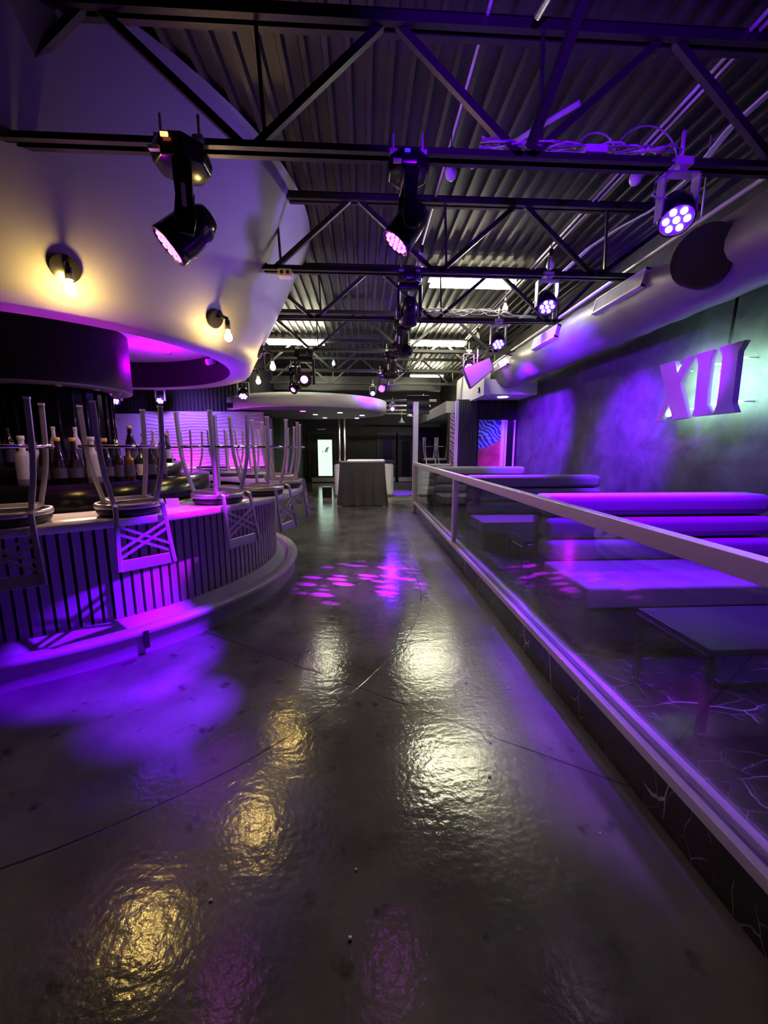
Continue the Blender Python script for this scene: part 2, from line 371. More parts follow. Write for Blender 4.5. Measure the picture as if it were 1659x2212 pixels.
# flared drum soffit above the bar
CB = (-3.5, 4.7); CT = (-3.6, 5.0); ZB, ZT = 2.55, 4.22
def cone(z):
    t = (z - 2.55) / 1.65
    return (CB[0] + (CT[0] - CB[0]) * t, CB[1] + (CT[1] - CB[1]) * t), 2.15 + .83 * t
s = MB(); n = 96; rows = 10; vs = []; fs = []
for k in range(rows + 1):
    z = ZB + (ZT - ZB) * k / rows; c, r = cone(z)
    for i in range(n):
        a = 2 * PI * i / n; vs.append((c[0] + r * math.cos(a), c[1] + r * math.sin(a), z))
for k in range(rows):
    for i in range(n): fs.append((k * n + i, k * n + (i + 1) % n, (k + 1) * n + (i + 1) % n, (k + 1) * n + i))
s.add(vs, fs, True)
s.lathe([(2.15, ZB), (1.90, ZB)], n, c=CB)
struct('ceiling_soffit', s, M['soffit'], label='flared pale drum soffit hanging over the round bar')
s = MB(); s.lathe([(1.90, ZB), (1.90, 2.95)], n, c=CB)
struct('ceiling_soffit_recess', s, M['black'], label='dark inner wall of the drum soffit')
s = MB(); s.lathe([(1.91, 2.93), (.01, 2.93)], n, c=CB)
struct('ceiling_soffit_panel', s, M['white'], label='pale panel inside the drum soffit')
# far round canopy
s = MB(); cc = (-1.50, 11.25); s.lathe([(2.15, 2.84), (2.15, 2.555), (2.02, 2.54)], 80, c=cc); s.lathe([(2.15, 2.84), (.01, 2.84)], 80, c=cc)
struct('ceiling_canopy', s, M['white'], label='pale round canopy ring over the far stage counter')
s = MB(); s.lathe([(2.03, 2.542), (.01, 2.542)], 80, c=cc)
struct('ceiling_canopy_panel', s, mat('canopy_underside', (.16, .155, .16), .6), label='dark underside of the far round canopy')
# soffit box over the end of the booths
struct('ceiling_bulkhead', MB().prism([(2.46, 2.68), (WX, 2.68), (WX, 2.94), (2.46, 2.98)], 8.05, 9.0, 'y'), M['white'], label='pale boxed bulkhead over the end of the booths')
struct('ceiling_bulkhead_side', MB().box(2.44, 2.56, 8.03, 10.4, 2.66, 3.32), M['white'], label='tall pale side of the boxed bulkhead beside the speaker')
struct('ceiling_passage', MB().box(2.42, WX, 11.6, 17.2, 2.62, 2.95), M['soffit'], label='pale boxed soffit over the far side bar')
# end wall behind the last booth
EY = 9.06
struct('wall_end', MB().box(2.17, WX, EY + .03, EY + .2, 0, 2.7), M['darkwall'])
s = MB(); s.box(2.19, 2.62, EY, EY + .03, .225, 2.66)
for i in range(9): s.box(2.20 + i * .047, 2.228 + i * .047, EY - .025, EY, .225, 2.66)
s2 = MB()
for i in range(20): s2.box(2.63 + i * .046, 2.658 + i * .046, EY - .02, EY + .03, 2.25, 2.66)
struct('wall_end_slats', s, M['fabricdark'], label='dark ribbed panel at the end of the booths')
struct('wall_end_slats_top', s2, M['slatback'], label='dark ribbed band above the painting')

# back wall door with lit pane
def door(name, x0, x1, y, z1, pane, lit):
    f = MB(); f.box(x0 - .1, x0, y - .06, y, 0, z1 + .1); f.box(x1, x1 + .1, y - .06, y, 0, z1 + .1); f.box(x0, x1, y - .06, y, z1, z1 + .1)
    e = bpy.data.objects.new(name, None); COL.objects.link(e); e['kind'] = 'structure'
    f.build('door_frame', M['steel_dark'], e)
    MB().box(x0, x1, y - .04, y, 0, z1).build('door_leaf', M['black'], e)
    MB().box(*pane[:2], y - .06, y - .041, *pane[2:]).build('door_pane', M['doorpane'] if lit else M['blackgloss'], e, bevel=.02)
    MB().box(x0 + .03, x1 - .03, y - .06, y - .041, .04, .24).build('kick_plate', M['steel'], e)
    if lit:
        g = MB()
        g.prism([(-1.79, 1.42), (-1.74, 1.42), (-1.66, 1.62), (-1.70, 1.64)], y - .064, y - .06, 'y'); g.prism([(-1.72, 1.40), (-1.68, 1.40), (-1.60, 1.66), (-1.64, 1.66)], y - .064, y - .06, 'y'); g.box(-1.88, -1.86, y - .064, y - .06, 1.38, 1.50)
        g.build('pane_mark', M['black'], e)
    return e
door('door_1', -2.45, -1.35, 18.38, 2.25, (-2.10, -1.45, .32, 1.98), True)
door('door_2', .75, 1.5, 18.38, 2.2, (.92, 1.33, .3, 1.95), False)
door('door_3', 1.62, 2.37, 18.38, 2.2, (1.79, 2.2, .3, 1.95), False)
tag(MB().box(-2.12, -1.72, 18.33, 18.4, 2.42, 2.48).build('door_sign_light', M['cream']), 'small pale box light above the lit door', 'light')

# ------------------------------------------------------------------ roof trusses
WEB = [(-4.18), (-2.46), (-.74), (.98), (2.70)]          # bottom nodes
def truss(Y, zb, zt, label, x0=-6.0, x1=WX, xb1=3.0, off=0.0):
    t = thing('roof_truss', label, 'roof truss', (0, Y, 0), group='steel roof trusses')
    MB().box(x0, x1, -.055, -.015, zt, zt + .06).box(x0, x1, .015, .055, zt, zt + .06).box(x0, x1, -.055, .055, zt + .055, zt + .065).build('top_chord', M['steel_dark'], t)
    m = MB().box(x0, xb1, -.055, -.012, zb, zb + .008).box(x0, xb1, .012, .055, zb, zb + .008).box(x0, xb1, -.02, -.012, zb, zb + .06).box(x0, xb1, .012, .02, zb, zb + .06)
    m.build('bottom_chord', M['steel_dark'], t)
    for xn in WEB:
        xn += off + .06
        if xn > xb1: continue
        for sgn in (-1, 1):
            xt = xn + sgn * .86 if not (xn > 2.4 and sgn > 0) else WX - .05
            if xt > WX: xt = WX - .05
            MB().bar((xn + sgn * .03, 0, zb + .03), (xt - sgn * .04, 0, zt + .03), .04, .045).build('diagonal', M['steel_dark'], t)
        MB().bar((xn + .1, 0, zb + .03), (xn + .07, 0, zt + .03), .022, .022).build('vertical', M['steel_dark'], t)
    return t
TY = [2.75, 4.42, 5.95, 7.8, 9.75, 11.6]
LBL = ['nearest roof truss, carrying two big moving heads, cables and a par light', 'second roof truss from the camera, its end meeting the air duct',
       'third roof truss, in front of the near fluorescent light on the right', 'fourth roof truss, just in front of the speaker box',
       'fifth roof truss, behind the left fluorescent light', 'farthest purple lit roof truss above the round canopy']
for i, y in enumerate(TY):
    truss(y, 3.40 if i else 3.385, 4.06, LBL[i], x0=-6 if y < 10 else -2.6, xb1=3.05 if i else 3.3, off=0 if i % 2 == 0 else -.25)
# far row of small light bars over the passage
for i, (y, z) in enumerate(((13.6, 3.2), (14.8, 3.15), (16.0, 3.1), (17.0, 3.05))):
    m = MB().cyl((.7, y, z), (2.5, y, z), .035, n=8)
    tag(m.build('hanging_pipe', M['rail']), ['nearest', 'second', 'third', 'farthest'][i] + ' of the small lighting pipes over the far passage', 'pipe', 'lighting pipes over the far passage')
tag(MB().box(-2.7, 2.4, 12.35, 12.6, 3.35, 3.75).build('cross_beam', M['steel_dark']), 'deep dark cross beam behind the last truss', 'beam')
tag(MB().box(1.45, 2.2, 13.2, 13.3, 2.72, 3.32).build('hung_screen', M['black'], bevel=.02), 'dark flat screen hung above the white end post', 'screen')

# bracing and stub under the deck near the camera
t = thing('brace_bar', 'violet lit brace rising from the near truss over the camera', 'brace', (1.05, 2.70, 3.44)); MB().bar((0, 0, 0), (.12, -.75, .66), .05, .05).build('brace_angle', M['steel_dark'], t)
tag(MB().cyl((1.0, 3.95, 4.12), (1.62, 3.25, 4.12), .02).build('ceiling_rod', M['cablelight']), 'short pale rod lying diagonally under the deck', 'rod')
tag(MB().cyl((1.02, 2.62, 4.05), (1.16, 2.1, 4.1), .022).build('ceiling_stub', M['steel']), 'short grey stub beside the violet brace', 'pipe')

# conduits
def pipe(pts, r, m, name, label, cat='pipe', group=None): return tag(MB().tube(pts, r).build(name, m), label, cat, group)
pipe([(.74, -2.5, 4.12), (.77, 12, 4.12)], .012, M['rail'], 'conduit', 'thin bright conduit above the pink moving head')
pipe([(2.36, -2.5, 4.12), (2.42, 12, 4.12)], .014, M['rail'], 'conduit', 'bright conduit right of the par lights, nearer the aisle')
pipe([(2.42, -2.5, 4.12), (2.48, 12, 4.12)], .012, M['rail'], 'conduit', 'bright conduit right of the par lights, nearer the wall')
pipe([(2.86, -2.5, 3.50), (2.86, 4.2, 3.49), (2.90, 8.0, 3.47), (3.0, 11.5, 3.45)], .022, M['rail'], 'conduit', 'thick pale conduit running along above the air duct')
cab = [(2.66, -2, 4.0)] + [(2.74 + .1 * math.sin(k * .9), 3.2 + k * .45, 3.96 - .06 * (k % 4 in (1, 2))) for k in range(12)]
t = thing('violet_cable_run', 'sagging violet lit cables slung under the deck beside the par lights', 'cable', (0, 0, 0))
for k in range(3): MB().tube([(x + .03 * k, y, z + .012 * k) for x, y, z in cab], .010, 6).build('cable', M['cablelight'], t)

# ------------------------------------------------------------------ air duct
t = thing('air_duct', 'round painted air duct running along the top of the right wall', 'air duct', (2.95, 0, 3.10))
m = MB(); vs = []; fs = []; n = 28
ys = [-2.9 + .12 * i for i in range(0, 117)]
for k, y in enumerate(ys):
    r = .30 if k % 4 else .308
    for i in range(n):
        a = 2 * PI * i / n; vs.append((r * math.cos(a), y, r * math.sin(a)))
for k in range(len(ys) - 1):
    for i in range(n): fs.append((k * n + i, k * n + (i + 1) % n, (k + 1) * n + (i + 1) % n, (k + 1) * n + i))
m.add(vs, fs, True); m.add(vs[-n:], [tuple(range(n))]); m.build('duct_body', M['duct'], t)
for yc, ln in ((2.0, .8), (4.2, .8), (5.85, .75), (7.6, .7), (9.3, .7)):
    f = MB(); a = R(166)
    f.M = Matrix.Translation((.30 * math.cos(a), yc, .30 * math.sin(a))) @ Matrix.Rotation(R(-14), 4, 'Y').inverted()
    f.M = Matrix.Translation((.305 * math.cos(a), yc, .305 * math.sin(a))) @ Matrix.Rotation(R(14), 4, 'Y')
    f.box(-.035, .05, -ln / 2, ln / 2, -.085, -.065); f.box(-.035, .05, -ln / 2, ln / 2, .065, .085)
    f.box(-.035, .05, -ln / 2, -ln / 2 + .02, -.085, .085); f.box(-.035, .05, ln / 2 - .02, ln / 2, -.085, .085)
    v = f.build('air_register', M['ventgrey'], t)
    g = MB(); g.M = f.M
    for q in range(9): g.box(-.03, -.02, -ln / 2 + .02, ln / 2 - .02, -.062 + q * .0145, -.056 + q * .0145)
    g.box(.0, .006, -ln / 2 + .02, ln / 2 - .02, -.065, .065)
    g.build('louvre', M['ventgrey'], v)
m = MB(); m.cyl((-.02, 3.32, 0), (-.36, 3.10, -.06), .215, n=28); m.build('duct_collar', M['black'], t)
for y in (3.6, 6.3, 9.0):
    MB().cyl((0, y, .28), (0, y, 1.1), .008, n=6).build('hanger_rod', M['rail'], t)

# ------------------------------------------------------------------ fluorescent fixtures
def fluoro(x, y, z, ln, label):
    t = thing('fluorescent_light', label, 'ceiling light', (x, y, z), group='fluorescent ceiling lights')
    h = MB(); h.box(-ln / 2 - .03, ln / 2 + .03, -.03, .03, .09, .14)
    h.box(-ln / 2 - .03, ln / 2 + .03, -.10, .10, .085, .095)
    h.build('reflector', M['diffuser'], t)
    for k in (-.11, 0, .11): MB().cyl((-ln / 2, k, .035), (ln / 2, k, .035), .019, n=10).build('tube', M['tube'], t)
    for k in (-1, 1): MB().cyl((k * ln * .4, 0, .13), (k * ln * .4, 0, DZ - z), .006, n=6).build('hanger', M['rail'], t)
fluoro(1.64, 6.2, 3.98, 1.24, 'lit fluorescent fixture nearest the camera, above the third truss on the right')
fluoro(-1.55, 9.66, 3.98, 1.30, 'lit fluorescent fixture beside the pale drum soffit')
fluoro(1.78, 9.6, 3.98, 1.28, 'lit fluorescent fixture behind the upper cables, left of the speaker')
fluoro(2.2, 13.9, 3.98, 1.1, 'farthest lit fluorescent fixture, seen through the trusses')

# ------------------------------------------------------------------ wall lamps on the drum soffit
def sconce(z, ang, label):
    c, r = cone(z); a = R(ang); p = Vector((c[0] + r * math.cos(a), c[1] + r * math.sin(a), z))
    t = thing('wall_lamp', label, 'wall lamp', p, a, 'bare bulb lamps on the drum soffit')
    q = MB(); q.M = Matrix.Rotation(R(27), 4, 'Y'); q.cyl((0, 0, 0), (.035, 0, 0), .085, .085, 28)
    q.build('back_plate', M['blackgloss'], t)
    MB().tube([(.02, 0, -.01), (.10, 0, 0), (.145, 0, -.02), (.15, 0, -.05)], .016, 10).build('arm', M['blackgloss'], t)
    MB().cyl((.15, 0, -.04), (.15, 0, -.12), .022, .024, 14).build('socket', M['steel_dark'], t)
    b = MB(); b.lathe([(.012, -.118), (.016, -.135), (.030, -.165), (.035, -.185), (.028, -.21), (.008, -.222), (.001, -.223)], 16, c=(.15, 0)); b.build('bulb', M['warm'], t)
sconce(2.82, -49.5, 'lit bare bulb wall lamp at the left side of the drum soffit')
sconce(2.80, -20.5, 'lit bare bulb wall lamp in the middle of the drum soffit')
sconce(2.80, 12, 'lit bare bulb wall lamp near the right edge of the drum soffit')
sconce(2.77, 36, 'lit bare bulb lamp half behind the right edge of the drum soffit')

# ------------------------------------------------------------------ festoon bulbs (unlit)
def bulb(x, y, z, label, first=[None]):
    if first[0] is None:
        t = thing('hanging_bulb', label, 'light bulb', (x, y, z), group='unlit bulbs hanging from the conduits')
        MB().cyl((0, 0, .16), (0, 0, .38), .004, n=6).build('cord', M['black'], t)
        MB().cyl((0, 0, .09), (0, 0, .17), .026, .022, 12).build('socket', M['black'], t)
        b = MB(); b.lathe([(.018, .095), (.022, .07), (.045, .02), (.048, -.005), (.036, -.04), (.012, -.055), (.001, -.056)], 16); b.build('bulb_glass', M['bulboff'], t)
        first[0] = t
    else: dup(first[0], (x, y, z), 0, label)
for x, y, l in ((.71, 3.44, 'unlit bulb hanging just behind the near truss, right of the pink moving head'), (.70, 4.93, 'unlit bulb hanging left of the near fluorescent fixture'),
                (.73, 6.75, 'unlit bulb hanging above the third moving head'), (2.21, 3.42, 'unlit bulb hanging left of the big par light'),
                (2.24, 4.93, 'unlit bulb hanging above the second par light'), (2.24, 6.43, 'unlit bulb hanging between the second and third par lights'),
                (2.26, 8.0, 'unlit bulb hanging left of the third par light'), (-.75, 10.6, 'unlit bulb hanging right of the left fluorescent fixture')):
    bulb(x, y, 3.75, l)

# ------------------------------------------------------------------ stage lights
def moving_head(x, y, z, aim, label, led=True, uvside=False, size=1.0, mark=False, lcd=None):
    """base under the truss, yoke arms, tilting head; z = underside of truss"""
    t = thing('moving_head_light', label, 'stage light', (x, y, z), group='moving head lights on the trusses'); t.scale = (size,) * 3
    aim = (Vector(aim) - Vector((x, y, z - .42 * size))).normalized()
    pan = math.atan2(aim.y, aim.x)
    b = MB(); b.lathe([(.001, .06), (.10, .06), (.155, .03), (.17, -.03), (.155, -.085), (.09, -.10), (.001, -.10)], 8, a0=PI / 8, a1=2 * PI + PI / 8); b.build('base', M['blackgloss'], t, bevel=.012)
    for k in (-.11, .11):
        c = MB().cyl((k, 0, .05), (k, 0, .21), .009, n=8).box(k - .03, k + .03, -.035, .035, .06, .09); c.build('clamp', M['rail'], t)
    if lcd:
        MB().box(-.04, .0, -.176, -.166, -.02, .0).build('display', lcd, t)
        MB().box(-.12, -.06, -.16, -.135, -.075, -.055).build('rating_plate', M['cap'], t)
    RP = Matrix.Rotation(pan + PI / 2, 4, 'Z')      # local -Y -> aim horizontally
    m = MB(); m.M = RP
    m.box(-.165, .165, -.05, .05, -.15, -.10)
    for sx in (-1, 1):
        m.prism([(-.055, -.12), (.055, -.12), (.045, -.30), (.06, -.40), (.04, -.50), (-.04, -.50), (-.06, -.40), (-.045, -.30)], sx * .125, sx * .165, 'x')
    m.build('yoke', M['blackgloss'], t, bevel=.012)
    # emblem on the yoke arm
    g = MB(); g.M = RP
    if mark:
        g.M = RP @ Matrix.Translation((-.167, 0, -.36)) @ Matrix.Rotation(PI / 2, 4, 'Y')
        g.lathe([(.016, -.002), (.026, -.002), (.026, .003), (.016, .003)], 14); g.box(.03, .042, -.022, .022, -.002, .003)
    else:
        g.box(-.168, -.164, -.012, .012, -.36, -.24)
        g2 = MB(); g2.M = RP; g2.box(.164, .168, -.012, .012, -.36, -.24); g2.build('emblem', M['cap'], t)
    g.build('emblem', M['cap'], t)
    tilt = math.asin(max(-1, min(1, -aim.z)))
    HM = RP @ Matrix.Translation((0, 0, -.42)) @ Matrix.Rotation(tilt, 4, 'X')   # local -Y is the beam
    h = MB(); h.M = HM @ Matrix.Rotation(PI / 2, 4, 'X')
    h.lathe([(.001, -.17), (.07, -.17), (.105, -.10), (.115, 0), (.118, .10), (.122, .15), (.11, .155), (.105, .14), (.001, .14)], 24); h.build('head', M['blackgloss'], t)
    if led:
        L = MB(); L.M = HM @ Matrix.Rotation(PI / 2, 4, 'X')
        L.lathe([(.104, .142), (.001, .142)], 24); lens = L.build('lens_plate', M['lensuv'], t)
        cells = [(0, 0)] + [(.04 * math.cos(k * PI / 3), .04 * math.sin(k * PI / 3)) for k in range(6)] + [(.078 * math.cos(k * PI / 6), .078 * math.sin(k * PI / 6)) for k in range(12)]
        q = MB(); q.M = L.M
        for cx, cy in cells: q.cyl((cx, cy, .143), (cx, cy, .151), .016, n=10)
        q.build('led_cells', M['ledmag'], lens)
    else:
        L = MB(); L.M = HM @ Matrix.Rotation(PI / 2, 4, 'X'); L.lathe([(.06, .143), (.001, .146)], 20); L.build('lens', M['ledspot'] if led is None else M['mirror'], t)
    return t
TB = 3.37
mhA = moving_head(-1.07, 2.70, TB - .04, (-2.3, 2.25, 1.7), 'big black moving head nearest the left, with red display, under the near truss', lcd=M['redlcd'])
mhB = moving_head(.29, 2.72, TB - .04, (-1.62, 2.62, .4), 'moving head with bright pink cells under the middle of the near truss', mark=True, lcd=M['bluelcd'], size=.82)
moving_head(.50, 4.42, TB, (.5, 5.6, 1.8), 'dark moving head under the second truss, left of the near fluorescent', led=False, mark=True, size=.8)
moving_head(.58, 5.95, TB, (-.6, 6.5, 3.2), 'dark moving head seen side on under the third truss', led=False, size=.85)
moving_head(.55, 7.8, TB, (-.5, 8.4, 3.1), 'dark moving head under the fourth truss, right behind the third one', led=False, size=.85)
moving_head(-1.10, 7.8, TB, (-.9, 3, 2.2), 'moving head facing the camera with one round violet lens, fourth truss', led=None, size=1.15)
moving_head(-1.36, 8.3, TB - .2, (-2.2, 7.2, 1.6), 'small violet moving head hanging below left of the round lens one', led=None, size=.8)
moving_head(.50, 9.75, TB, (-.2, 8.4, 2.6), 'small moving head with pink cells above the round canopy end', size=.8)

def par_light(x, y, z, aim, label, size=1.0, bracket=True):
    t = thing('par_light', label, 'stage light', (x, y, z), group='violet par lights on the trusses'); t.scale = (size,) * 3
    aim = (Vector(aim) - Vector((x, y, z - .25 * size))).normalized()
    H = Matrix.Translation((0, 0, -.25)) @ aim.to_track_quat('Z', 'Y').to_matrix().to_4x4()
    c = MB(); c.cyl((0, 0, 0), (0, 0, .16), .010, n=8).box(-.05, .05, -.03, .03, -.02, .02); c.build('clamp', M['rail'], t)
    b = MB().box(-.105, -.095, -.03, .03, -.29, -.05).box(.095, .105, -.03, .03, -.29, -.05).box(-.105, .105, -.03, .03, -.06, -.05).box(-.02, .02, -.02, .02, -.05, 0); b.build('bracket', M['stoolmetal'], t)
    h = MB(); h.M = H; h.lathe([(.001, -.10), (.07, -.10), (.088, -.06), (.09, .07), (.082, .075), (.08, .06)], 24); h.build('housing', M['blackgloss'], t)
    f = MB(); f.M = H; f.lathe([(.081, .062), (.001, .062)], 24); face = f.build('lens_face', M['parface'], t)
    q = MB(); q.M = H
    for cx, cy in [(0, 0)] + [(.05 * math.cos(k * PI / 3), .05 * math.sin(k * PI / 3)) for k in range(6)]: q.cyl((cx, cy, .063), (cx, cy, .070), .017, n=12)
    q.build('led_lenses', M['ledwhite'], face)
    return t
par_light(2.05, 2.72, 3.40, (1.3, 1.2, .8), 'big par light with seven lit lenses under the right of the near truss', 1.15)
par_light(1.98, 4.40, 3.42, (1.7, 2.6, .8), 'par light with lit lenses under the second truss, beside the near fluorescent', 1.1)
par_light(1.98, 5.93, 3.42, (1.7, 4, .8), 'par light under the third truss, behind the second one', 1.1)
par_light(2.02, 7.7, 3.42, (1.8, 5.5, .8), 'par light just above the violet speaker box', 1.0)
par_light(-2.55, 8.75, 3.05, (-2.4, 7.5, 1), 'par light right of the drum soffit rim, in front of the ribbed wall', 1.2)
par_light(-4.6, 9.4, 2.95, (-4.4, 7.5, 1), 'small par light hanging below the drum soffit, above the wavy panel', 1.0)
par_light(-5.3, 8.9, 2.98, (-5.0, 7, 1), 'round par light at the right of the black hanging drum', 1.3)
par_light(.28, 11.5, 3.38, (.2, 9, 2), 'par light with pink lenses at the end of the farthest truss', .9)
par_light(1.0, 13.6, 3.15, (.6, 9, 1.5), 'bright violet par light on the nearest passage pipe', .9)
for k, (px, py, pz) in enumerate(((2.05, 13.6, 3.12), (1.72, 14.8, 2.95), (1.55, 16.0, 2.8))):
    q = MB(); q.cyl((px, py, pz), (px, py, pz + .3), .01, n=6); q.lathe([(.03, pz), (.05, pz - .1), (.16, pz - .2), (.15, pz - .2), (.001, pz - .1)], 16, c=(px, py))
    tag(q.build('pendant_lamp', M['rail']), ['nearest', 'middle', 'farthest'][k] + ' of three pale cone pendants over the far passage', 'pendant lamp', 'cone pendants over the far passage')

# speaker box
t = thing('speaker', 'violet lit trapezoid speaker box hung at an angle by the bulkhead', 'speaker', (2.12, 7.35, 2.98))
OUT = [(-.29, .06), (-.13, -.30), (.28, .045), (.19, .245)]
m = MB(); m.M = Euler((R(8), 0, R(-10)), 'XYZ').to_matrix().to_4x4()
m.prism(OUT, -.02, .34, 'y'); m.build('cabinet', M['black'], t, bevel=.012)
g = MB(); g.M = m.M; g.prism([(u * .95, v * .93) for u, v in OUT], -.04, -.021, 'y'); g.build('grille', mat('grey_speaker_grille', (.12, .11, .13), .5, .3, scale=200, bump=.1), t, bevel=.008)
q = MB(); q.cyl((0, .1, .15), (0, .1, .42), .012); q.build('hanger', M['rail'], t)
tag(MB().box(2.72, 2.95, 7.3, 7.42, 3.02, 3.15).build('junction_box', M['stoolmetal'], bevel=.01), 'small grey box hung on a bracket beside the duct end', 'box')

# cables and box on the near truss
t = thing('cable_bundle', 'pale cables and power box lying along the top of the near truss', 'cables', (0, 2.75, 3.45))
for k in range(6):
    pts = [(.75 + i * .09, .03 * math.sin(i * 1.3 + k), .015 + .02 * abs(math.sin(i * .9 + k * 1.7)) + .01 * k * .5) for i in range(15)]
    MB().tube(pts, .006, 6).build('cable', M['cablelight'] if k % 2 else M['cable'], t)
MB().tube([(1.38 + .13 * (1 - math.cos(a)) , .02, .02 + .12 * math.sin(a)) for a in [PI * i / 12 for i in range(13)]], .006, 6).build('cable_loop', M['cable'], t)
MB().tube([(1.65 + .22 * (1 - math.cos(a)) , .06, .0 + .22 * math.sin(a)) for a in [PI * i / 14 for i in range(15)]], .005, 6).build('cable_loop', M['cable'], t)
MB().box(1.42, 1.56, -.03, .06, .0, .045).build('power_box', M['cablelight'], t, bevel=.006)
t = thing('cable_bundle', 'loose pale cables hanging along the third truss', 'cables', (0, 5.95, 3.46))
for k in range(4): MB().tube([(.75 + i * .12, .03 * math.sin(i * 1.3 + k), .02 + .10 * abs(math.sin(i * .55 + k * 1.1)) * (1 if i < 12 else .2)) for i in range(16)], .007, 6).build('cable', M['cablelight'], t)
t = thing('cable_bundle', 'loose pale cables hanging along the fourth truss', 'cables', (0, 7.8, 3.46))
for k in range(4): MB().tube([(.8 + i * .12, .03 * math.sin(i * 1.1 + k), .02 + .14 * abs(math.sin(i * .5 + k * 1.3))) for i in range(11)], .008, 6).build('cable', M['cablelight'], t)
t = thing('par_cable', 'grey cable looping from the near truss to the big par light', 'cable', (1.95, 2.72, 3.4))
MB().tube([(-.08, 0, .05), (0, -.03, .09), (.07, -.03, .06), (.03, -.02, -.06), (-.07, -.02, -.12), (-.08, -.02, -.2), (-.02, -.02, -.22), (.06, 0, -.20)], .007, 6).build('cable', M['cable'], t)
t = thing('outlet_box', 'cream outlet box on the second truss against the drum soffit', 'outlet', (-.78, 4.36, 3.39))
MB().box(-.07, .07, -.05, .05, -.07, 0).build('box', M['cream'], t, bevel=.008)
for k in (-.03, .03): MB().cyl((k, -.052, -.035), (k, -.05, -.035), .018, n=12).build('socket', M['black'], t)

# ------------------------------------------------------------------ round bar
BC = (-3.5, 4.82); BZ = 1.11
bar = thing('bar_counter', 'round bar with white countertop and dark slatted front', 'bar counter', (BC[0], BC[1], 0))
m = MB(); m.lathe([(2.16, BZ - .05), (2.16, BZ), (2.715, BZ), (2.72, BZ - .008), (2.72, BZ - .055), (2.70, BZ - .06), (2.16, BZ - .06), (2.16, BZ - .05)], 120); m.build('countertop', M['quartz'], bar)
m = MB(); m.lathe([(2.24, .2), (2.24, 1.05), (2.31, 1.05), (2.31, .2)], 120); m.build('carcass', M['slatback'], bar)
m = MB(); ns = 206
for i in range(ns):
    a = 2 * PI * i / ns; m.M = Matrix.Rotation(a, 4, 'Z'); m.box(2.31, 2.345, -.0255, .0255, .235, 1.04)
m.M = None; m.build('slatted_front', M['slat'], bar)
m = MB(); m.lathe([(2.30, .0), (2.30, .25), (2.36, .245), (2.46, .15), (2.475, .15), (2.49, .205), (2.50, .21), (2.605, .21), (2.615, .20), (2.615, .165), (2.58, .15), (2.575, 0)], 120); m.build('foot_ledge', M['ledge'], bar)
m = MB(); m.box(-.02, .02, -.012, .012, 0, .06); a = R(-43)
m = MB(); m.M = Matrix.Rotation(R(-46.5), 4, 'Z'); m.box(2.60, 2.622, -.018, .018, .06, .20); m.build('ledge_bracket', M['black'], bar)

# back bar island
isl = thing('back_bar_island', 'round black back bar island in the middle of the bar', 'back bar', (-3.6, 4.95, 0))
MB().lathe([(.001, 1.02), (1.62, 1.02), (1.65, .99), (1.62, 0)], 64).build('cabinet', M['blackgloss'], isl)
MB().lathe([(1.58, 1.02), (1.58, 1.27), (1.30, 1.27), (.001, 1.27)], 64).build('lower_tier', M['blackgloss'], isl)
MB().lathe([(1.26, 1.27), (1.26, 1.42), (.9, 1.42), (.001, 1.42)], 64).build('upper_tier', M['blackgloss'], isl)
MB().lathe([(.52, 1.42), (.52, 2.23)], 26, smooth=False).build('mirror_column', M['mirror'], isl)
for i in range(26):
    a = 2 * PI * i / 26; MB().cyl((.53 * math.cos(a), .53 * math.sin(a), 1.42), (.53 * math.cos(a), .53 * math.sin(a), 2.23), .014, n=8).build('column_rod', M['blackgloss'], isl)
# black hanging drum
dr = thing('hanging_drum', 'black round drum hanging over the back bar island', 'drum canopy', (-3.6, 4.9, 0))
MB().lathe([(.78, 2.27), (.78, 2.928), ], 72).build('drum_side', M['black'], dr)
MB().lathe([(.78, 2.27), (.77, 2.255), (.56, 2.255)], 72).build('drum_rim', M['soffit'], dr)
MB().lathe([(.56, 2.255), (.54, 2.235), (.001, 2.235)], 72).build('drum_underside', M['blackgloss'], dr)
for k, a in enumerate((-50, -20, 10)):
    MB().lathe([(.03, 2.254), (.03, 2.235), (.001, 2.235)], 12, c=(.67 * math.cos(R(a)), .67 * math.sin(R(a)))).build('spot_can', M['rail'], dr)
for x, y, l in ((-2.75, 5.9, 'round recessed can in the pale panel inside the drum soffit'), ):
    tag(MB().lathe([(.06, 2.93), (.06, 2.91), (.001, 2.91)], 18, c=(x, y)).build('recessed_can', M['rail']), l, 'ceiling light')
t = thing('small_spotlight', 'small spotlight clipped to the dark recess of the drum soffit', 'spotlight', (-2.15, 5.95, 2.83)); MB().cyl((0, 0, .0), (.0, 0, .08), .015).build('stem', M['rail'], t); MB().cyl((-.05, -.06, -.03), (.03, .03, .0), .045, .035).build('lamp_can', M['cap'], t)

# bottles
def bottle(kind):
    H, r, m, lab, shape, cap = kind
    t = thing('bottle', '', 'bottle')
    if shape == 'wine': pr = [(.001, 0), (r, .0), (r, .58 * H), (r * .85, .66 * H), (r * .40, .78 * H), (r * .36, H * .98), (r * .40, H), (.001, H)]
    elif shape == 'champ': pr = [(.001, 0), (r, 0), (r, .42 * H), (r * .8, .58 * H), (r * .38, .80 * H), (r * .36, H * .96), (r * .42, H), (.001, H)]
    else: pr = [(.001, 0), (r, 0), (r, .60 * H), (r * .94, .65 * H), (r * .38, .72 * H), (r * .36, H * .97), (r * .42, H), (.001, H)]
    MB().lathe(pr, 18).build('glass_body', m, t)
    if lab: MB().lathe([(r * 1.015, .14 * H), (r * 1.015, .46 * H if shape != 'champ' else .36 * H)], 18).build('label', lab, t)
    if cap: MB().cyl((0, 0, .93 * H), (0, 0, 1.015 * H), r * .45, n=12).build('cap', cap, t)
    return t
